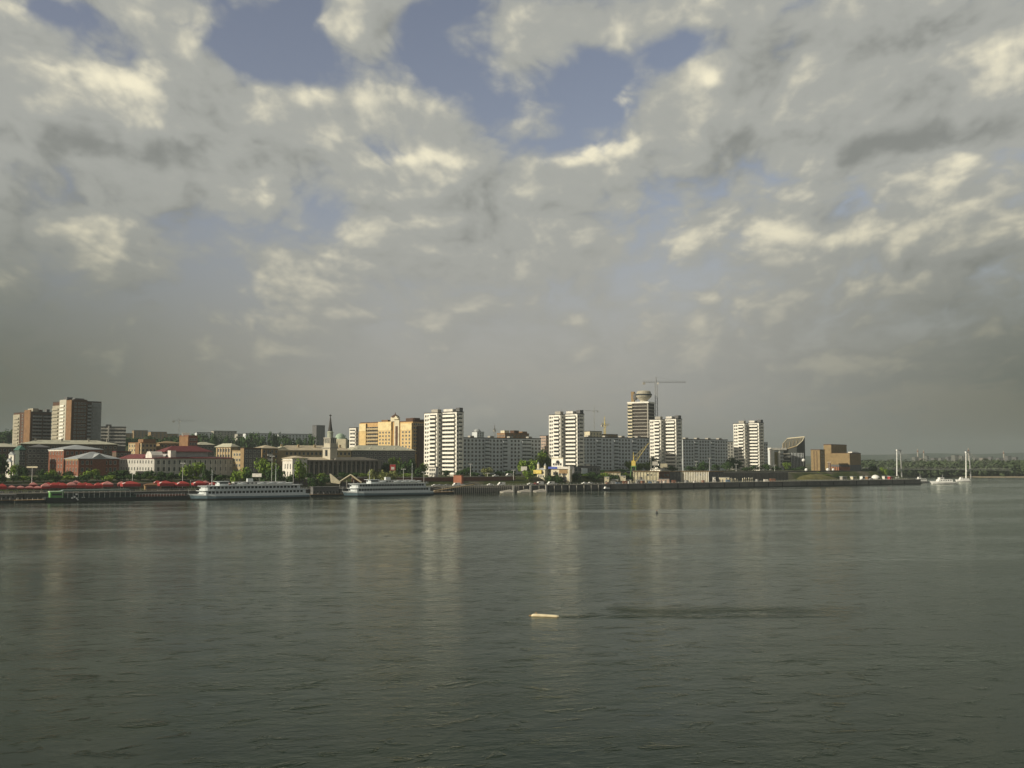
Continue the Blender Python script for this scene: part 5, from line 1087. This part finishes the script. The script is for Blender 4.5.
# ============ bridge
o = thing('suspension_bridge', 'distant low bridge hanging between two slender white pylons', 'bridge', (0, 0, 0))
pa = (X(899, 1275), 1275); pb = (X(968, 1195), 1195)
d = Vector((pb[0]-pa[0], pb[1]-pa[1])); dl = d.length; d.normalize(); ang = math.atan2(d.y, d.x)
o.location = (pa[0], pa[1], 0); o.rotation_euler = (0, 0, ang)
zd = 11.0
MB().box(-60, dl+55, -3.2, 3.2, zd-1, zd).build('deck', M_('dark_bridge_deck', (.05, .055, .05)), o)
rl = MB(); rl.box(-60, dl+55, -3.2, -3.1, zd+1.0, zd+1.15); rl.build('railing', STEEL, o)
for x, ht, sp in ((0, Z(449.5, 1275), 5.4), (dl, Z(451.5, 1195), 5.2)):
    m_ = MB().box(-.9, .9, -sp*.80, sp*.80, ht-1.6, ht).build('pylon', METALW, o, (x, 0, 0))
    # legs stand across the deck; seen from the side they splay
    for a in (-1, 1): MB().tube((0, a*sp*.66, ht-1), (0, a*sp*.96, -3), .5, .8, 8).build('leg', METALW, m_)
    MB().box(-.8, .8, -sp*.8, sp*.8, zd-2.6, zd-1.05).build('crossbeam', METALW, m_)
    cb = MB()
    for a in (-1, 1):
        for k in range(1, 10):
            for sd2 in (-1, 1): cb.tube((x, a*sp*.6, ht-1), (x+sd2*k*5.2, a*3.0, zd), .035, .035, 4)
    cb.build('cable', STEEL, o)
# ============ floats on the river
o = thing('river_float', 'long pale yellow float lying low on the water with a wake trailing right', 'float', (2.75, 143.6, 0), R(-14))
m = MB(); n = 10
prof = [(0, .10, .10), (.25, .26, .24), (.6, .30, .27), (3.0, .30, .20), (3.7, .26, .16), (3.95, .12, .10)]
for x, hw, zt2 in prof:
    for y_, z_ in ((-hw, -.12), (-hw*.95, zt2*.7), (-hw*.5, zt2+.06), (hw*.5, zt2+.06), (hw*.95, zt2*.7), (hw, -.12)): m.v.append((x, y_, z_))
for j in range(len(prof)-1):
    for k in range(6): m.f.append((j*6+k, (j+1)*6+k, (j+1)*6+(k+1)%6, j*6+(k+1)%6))
m.f.append(tuple(range(6))); m.f.append(tuple(range(35, 29, -1)))
m.build('hull', M_('pale_yellow_paint', (.60, .53, .36), var=.2, scale=2), o); MB().box(.25, 3.8, -.32, .32, -.14, .03).build('waterline', WOOD, o); MB().box(-.35, .15, -.06, .06, -.1, .12).build('nose_bar', WOOD, o)
MB().tube((.7, 0, .3), (.7, 0, .55), .12, .08, 8).build('mooring_post', WOOD, o)
o = thing('river_buoy', 'tiny dark buoy standing upright far out on the water', 'buoy', (X(656.3, 414), 414, 0))
o.scale = (.75, .75, .72); MB().rev([(.15, -.5), (.75, -.3), (.8, .25), (.5, .4), (.28, 1.4), (.1, 1.55)], n=12).build('body', HULLD, o); MB().rev([(.05, 1.5), (.3, 1.6), (.3, 1.9), (.05, 2.05)], n=10).build('top_mark', M_('rusty_paint', (.20, .07, .03)), o)
# ============ trees
def leafmat(name, c1, c2):
    m = bpy.data.materials.new(name); m.use_nodes = True; t = NT(m.node_tree); b = m.node_tree.nodes['Principled BSDF']; g = t.node('ShaderNodeNewGeometry')
    n_ = t.sstep(t.noise(g.outputs['Position'], .45, 3), .35, .65); t.l.new(t.mix(n_, c4(c1), c4(c2)), b.inputs['Base Color']); b.inputs['Roughness'].default_value = .8; b.inputs['Specular IOR Level'].default_value = .1
    return m
LF = [leafmat('spring_leaves', (.11, .18, .025), (.17, .24, .04)), leafmat('dark_leaves', (.028, .06, .018), (.05, .09, .024)), leafmat('pale_leaves', (.14, .16, .055), (.19, .20, .07))]
BARK = M_('bark', (.09, .07, .05))
def crown_mesh(seed, mt, nl=520, tall=1.0):
    r = random.Random(seed); v = []; f = []
    cl = [(r.uniform(-.42, .42), r.uniform(-.42, .42), r.uniform(.38, .86)*tall, r.uniform(.22, .40)) for _ in range(9)] + [(0, 0, .62*tall, .42)]
    for i in range(nl):
        cx, cy, cz, cr_ = cl[i % len(cl)]
        while 1:
            d = Vector((r.uniform(-1, 1), r.uniform(-1, 1), r.uniform(-1, 1)))
            if d.length < 1: break
        d = d.normalized() * (d.length ** .45)
        p = Vector((cx, cy, cz)) + d*cr_; s = r.uniform(.045, .10); nrm_ = (d + Vector((r.uniform(-.6, .6), r.uniform(-.6, .6), r.uniform(-.3, .8)))).normalized()
        a = nrm_.orthogonal().normalized(); b = nrm_.cross(a); q = r.uniform(0, 3.14); a, b = a*math.cos(q)+b*math.sin(q), b*math.cos(q)-a*math.sin(q)
        k = len(v); v += [tuple(p+a*s), tuple(p+b*s*.8), tuple(p-a*s), tuple(p-b*s*.8)]; f.append((k, k+1, k+2, k+3))
    me = bpy.data.meshes.new('crown'); me.from_pydata(v, [], f); me.materials.append(mt); me.update(); return me
def trunk_mesh(seed):
    r = random.Random(seed); m = MB(); m.tube((0, 0, -.08), (0, 0, .5), .035, .022, 6)
    for k in range(5):
        a = r.uniform(0, 6.28); m.tube((0, 0, .28+.05*k), (.28*math.cos(a), .28*math.sin(a), .55+.06*k), .014, .006, 5)
    return m.mesh('trunk', BARK)
CR = [[crown_mesh(10*j+k, LF[j]) for k in range(3)] for j in range(3)]; TR = [trunk_mesh(k) for k in range(3)]
proto = {}
def tree(px, ptop, wpx, Y, kind, label, group='trees along the bank'):
    rt = random.Random(int(px*7)); x = X(px, Y); g0 = ground(x, Y); h = Z(ptop, Y)-g0; w_ = wpx*Y/F
    o = thing('tree', label, 'tree', (x, Y, g0), rt.uniform(0, 6.28), group); k = rt.randint(0, 2)
    c = put(CR[kind][k], 'crown', o); t = put(TR[k], 'trunk', o); c.scale = (w_/1.25, w_/1.25, h/1.08); t.scale = (max(w_, h*.6), max(w_, h*.6), h)
    return o
G, D, P_ale = 0, 1, 2
T_ = [(2, 452, 15, 600, D, 'tall dark tree at the very left edge'), (-6, 460, 16, 585, D, 'broad dark tree cut by the left picture edge'), (16, 463, 11, 600, G, 'green tree right of the small white houses'), (23, 466, 10, 600, D, 'dark tree in front of the dark green house'), (43, 469, 9, 600, D, 'dark low tree left of the brick hall'), (52.5, 469, 11, 590, G, 'green tree before the lit end of the taller brick hall'),
      (68, 470, 12, 592, D, 'dark green tree before the lit end of the lower brick hall'), (87, 471, 12, 590, G, 'bright green tree left before the shaded brick front'), (95, 469.5, 15, 590, G, 'broad bright green tree before the shaded brick front'), (107, 474, 10, 588, D, 'dark low tree at the right corner of the brick hall'), (117, 470, 14, 595, D, 'dark tree between brick hall and white building'), (126, 469, 13, 597, D, 'dark tree before the left end of the white building'),
      (139, 472, 10, 590, D, 'dark bush under the lit white wall'), (150, 469, 14, 597, D, 'dark tree at the corner of the white building'), (161, 471, 12, 597, D, 'dark tree right of the white building corner'), (172, 472, 12, 597, D, 'dark low tree left of the tall green one'), (187, 464, 13, 600, G, 'tall green tree before the shaded white building, left half'), (197, 462, 16, 602, G, 'tallest green tree before the shaded white building'), (207, 468, 11, 600, D, 'dark green tree right of the tallest one'),
      (220, 474, 10, 598, D, 'small dark tree behind the ship mast'), (235, 469, 12, 602, G, 'green tree behind the ship wheelhouse'), (243, 467, 13, 612, G, 'bright green tree below the dark box-like building'), (251, 468, 11, 608, D, 'dark green tree left of the white billboard'), (264, 458, 15, 625, G, 'large bright green tree left of the station'), (273, 460, 13, 622, G, 'bright green tree touching the station pavilion, upper'), (280, 466, 12, 618, D, 'dark green tree before the station pavilion'),
      (268, 469, 15, 608, D, 'dark low tree below the large bright one'), (291, 473, 10, 612, D, 'small dark tree below the station pavilion'), (299.5, 460, 14, 628, G, 'bright green tree before the first station piers'), (311, 475, 12, 618, D, 'dark low tree at the terrace left'), (322, 476, 12, 622, D, 'dark low tree at the terrace centre'),
      (375, 470, 15, 645, P_ale, 'pale green willow-like tree above the smaller ship'), (385, 471.5, 11, 640, P_ale, 'small pale tree right of the willow-like one'), (393, 471, 11, 645, P_ale, 'pale tree under the red billboard'), (394, 457, 13, 700, G, 'green tree above the red billboard'), (404, 462, 12, 690, D, 'dark tree left of the kiosk trees'), (412, 457, 15, 700, D, 'big dark green tree left of the first white tower'), (419, 466, 10, 690, D, 'dark tree at the foot of the first white tower, left'),
      (385, 462, 12, 700, D, 'dark tree behind the willow-like tree'), (423, 463, 9, 705, G, 'green tree touching the first white tower'), (446, 470, 10, 715, D, 'dark tree at the foot of the first white tower, right'), (460, 470, 10, 722, D, 'dark tree at the left foot of the left grey slab'), (475, 472, 10, 722, D, 'dark low tree before the left slab, second'), (487, 468, 12, 722, P_ale, 'pale tree before the left slab'), (499, 471, 10, 726, D, 'dark low tree before the left slab, centre'), (511, 470, 12, 730, D, 'dark tree before the left slab, right'), (467, 467, 9, 730, D, 'dark narrow tree at the slab corner'),
      (522, 458.5, 13, 752, G, 'bright green tree before the right end of the left slab'), (532, 458, 13, 752, G, 'bright green tree at the right corner of the left slab'), (529, 470, 12, 722, G, 'low green tree beside the small pale billboard'), (544, 446, 11, 800, D, 'tall dark green tree in the gap left of the second tower'), (541, 452, 10, 790, G, 'green tree in the gap left of the second tower'), (548, 456, 9, 780, D, 'dark tree touching the second white tower'),
      (550, 475, 9, 722, D, 'dark bush between gatehouse and cafe, left'), (558, 477, 10, 722, D, 'dark bush before the cafe'), (603, 470, 12, 800, D, 'dark tree left of the port crane, far'), (612, 470, 13, 810, D, 'dark tree before the middle slab'), (622, 469, 12, 812, D, 'dark tree left of the port crane'), (630, 461, 11, 835, G, 'green tree right behind the port crane cab'), (638, 463, 12, 835, G, 'green tree under the crane jib'), (646, 462, 12, 838, G, 'green tree left of the white billboard'),
      (654, 455, 11, 865, D, 'dark tree at the left foot of the third tower'), (672, 466, 12, 850, D, 'dark low tree under the third tower'), (690, 466, 12, 860, D, 'dark tree before the right slab, left'), (703, 461, 11, 890, D, 'dark tree before the right slab, centre'), (700, 466, 12, 865, D, 'dark low tree before the right slab'), (716, 464, 11, 880, D, 'dark tree before the right slab, right'),
      (731, 456, 9, 925, D, 'dark pointed tree at the left foot of the fourth tower'), (727, 461, 10, 900, D, 'dark tree at the right end of the right slab'), (737, 460, 9, 925, D, 'dark tree under the left half of the fourth tower'), (755, 465, 11, 905, D, 'dark low tree under the fourth tower'), (765, 463, 10, 930, D, 'dark tree right of the fourth tower'), (745, 467, 11, 900, D, 'dark low bush-like tree before the fourth tower'), (777, 466, 10, 930, D, 'dark tree before the portal building'), (786, 462, 9, 975, G, 'green tree at the left corner of the dark hall'), (794, 468, 12, 940, D, 'dark tree before the dark hall, left'), (801, 466, 10, 950, D, 'dark tree before the dark hall, right'),
      (806, 474, 10, 925, D, 'dark bush on the mound, left'), (817, 475, 12, 915, G, 'green bush on the mound, centre'), (826, 476, 12, 912, G, 'green bush on the mound, right'), (837, 475, 9, 915, D, 'dark bush right of the mound'), (866, 468, 10, 985, D, 'dark tree behind the small kiosks, left'), (872, 464, 10, 1010, D, 'dark tree right of the theatre'), (884, 467, 9, 990, G, 'green tree near the left bridge pylon'), (891, 469, 9, 985, D, 'dark tree left of the left bridge pylon')]
for a in T_: tree(*a)
for k in range(40):
    px = 3 + k*10.6; s_ = 24 + (k*7 % 5)*2.2; u = ray(px)[0]; Y = ((O0.y - .616*O0.x) + s_/math.cos(AL))/(1-.616*u)
    tree(px, 473.5 + (k*5 % 4)*.9 - (px > 300)*2, 13, Y, [D, D, G, D][k % 4], f'low bushy tree in the row atop the embankment wall, {ORD[k]} from left', 'low trees atop the embankment wall')
for k in range(16):
    px = 556 + k*4.9; Y = Yof(px, 20 + (k*3 % 4)*2.5); tree(px, 474.5 - (k*5 % 3)*1.3, 9, Y, [D, D, G, D][k % 4], f'dark bushy tree on the bank left of the quay sheds, {ORD[k]} from left', 'bushy trees left of the quay sheds')
# background trees that fill the hazy left skyline
rr = random.Random(11); sk = []
for k, px in enumerate(list(range(2, 14, 5)) + list(range(120, 200, 9)) + list(range(202, 320, 12)) + [336, 345, 366, 378]):
    o = tree(px, 437 - rr.uniform(0, 5) if px > 15 else 428+rr.uniform(0, 6), rr.uniform(11, 17), 1150+rr.uniform(0, 120), D, 'x', 'trees on the skyline behind the old town')
    sk.append((px, o))
for k, (px, o) in enumerate(sorted(sk, key=lambda q: q[0])): o['label'] = f'dark hazy tree on the skyline, {ORD[k]} from left'
# ============ far wooded bank and wooded hills
def forest(name, pts_fn, n, seed, mt, s0, s1, label):
    r = random.Random(seed); v = []; f = []
    for i in range(n):
        x, y, z, cr_ = pts_fn(r)
        for j in range(14):
            d = Vector((r.uniform(-1, 1), r.uniform(-1, 1), r.uniform(-.5, 1))).normalized(); p = Vector((x, y, z)) + d*cr_*r.uniform(.6, 1.0); s = r.uniform(s0, s1)*cr_/6
            a = d.orthogonal().normalized(); b = d.cross(a); k = len(v); v += [tuple(p+a*s), tuple(p+b*s), tuple(p-a*s), tuple(p-b*s)]; f.append((k, k+1, k+2, k+3))
    me = bpy.data.meshes.new(name); me.from_pydata(v, [], f); me.materials.append(mt); me.update(); o = put(me, name); return tag(o, label, 'forest', None, 'stuff')
FM = leafmat('far_leaves', (.045, .066, .032), (.07, .095, .045))
def bank(r):
    px = r.uniform(858, 1075); Y = 1290 + r.random()**1.5*420 if px > 900 else 1350+r.uniform(0, 300); x = X(px, Y); h = r.uniform(5, 15)
    return x, Y, max(ground(x, Y), 0) + h*r.uniform(.45, 1.0), r.uniform(3.5, 6.5)
forest('forest', bank, 4200, 4, FM, 1.2, 2.4, 'dense green wood along the sandy right bank')
def hillmesh(name, Y, x0, x1, hf, mt, depth=900):
    n = 90; m = MB()
    for j, (dy, k) in enumerate(((0, 0), (depth*.3, .7), (depth*.6, 1), (depth, .8))):
        for i in range(n+1):
            x = x0+(x1-x0)*i/n; m.v.append((x, Y+dy, -2+hf(x)*k))
    for j in range(3):
        for i in range(n): m.f.append((j*(n+1)+i, j*(n+1)+i+1, (j+1)*(n+1)+i+1, (j+1)*(n+1)+i))
    return tag(m.build(name, mt, smooth=True), kind='structure')
HM = M_('wooded_slope', (.04, .06, .03), scale=.01, var=.4)
hn = lambda x, f: math.sin(x/f)+.5*math.sin(x/f*2.3+1)+.3*math.sin(x/f*5.1+2)
hillmesh('hills', 2500, -1900, 500, lambda x: max(5, (68 + 5*hn(x, 130))*sm(600, -300, x)), HM)
hillmesh('hills', 5200, -1500, 5200, lambda x: 62 + 8*hn(x, 420), HM, 1500)
hillmesh('hills', 3400, 700, 4000, lambda x: 26+4*hn(x, 210), HM)
# skyline of far blocks on the right, almost lost in haze
rb = random.Random(21); xs = [915, 921, 927, 934, 941, 948, 955, 962, 975, 983, 991, 999, 1008, 1016]
for k, px in enumerate(xs):
    Y = 2700 + rb.uniform(0, 500); wpx = rb.uniform(2, 5); b = Bld('distant_block', f'faint hazy block on the right horizon above the wood, {ORD[k]} from the left', 'apartment block', px-.3, px, px+wpx, rb.uniform(455, 458.3), Y, rb.uniform(5, 20), [M_('far_grey_render', (.14, .145, .13)), GREYD, M_('far_tan_render', (.20, .18, .15))][rb.randint(0, 2)], db=14, group='faint blocks on the right horizon')
    b.wins('F', 0, 1, 2, 4, 3, 2, 4, 2, cross=False); b.finish()
for k, (px, pt) in enumerate(((918, 449), (924, 450), (968.8, 448), (1004, 451))):
    Y = 2900; g0 = ground(X(px, Y), Y); o = thing('chimney_stack', f'faint thin chimney stack on the right horizon, {ORD[k]} from the left', 'chimney', (X(px, Y), Y, g0), 0, 'chimney stacks on the horizon'); h_ = Z(pt, Y)-g0
    MB().tube((0, 0, -3), (0, 0, h_), 2.4, 1.5, 10).build('shaft', CONC, o); MB().tube((0, 0, h_*.8), (0, 0, h_*.9), 1.9, 1.8, 10).build('band', BRICK, o)
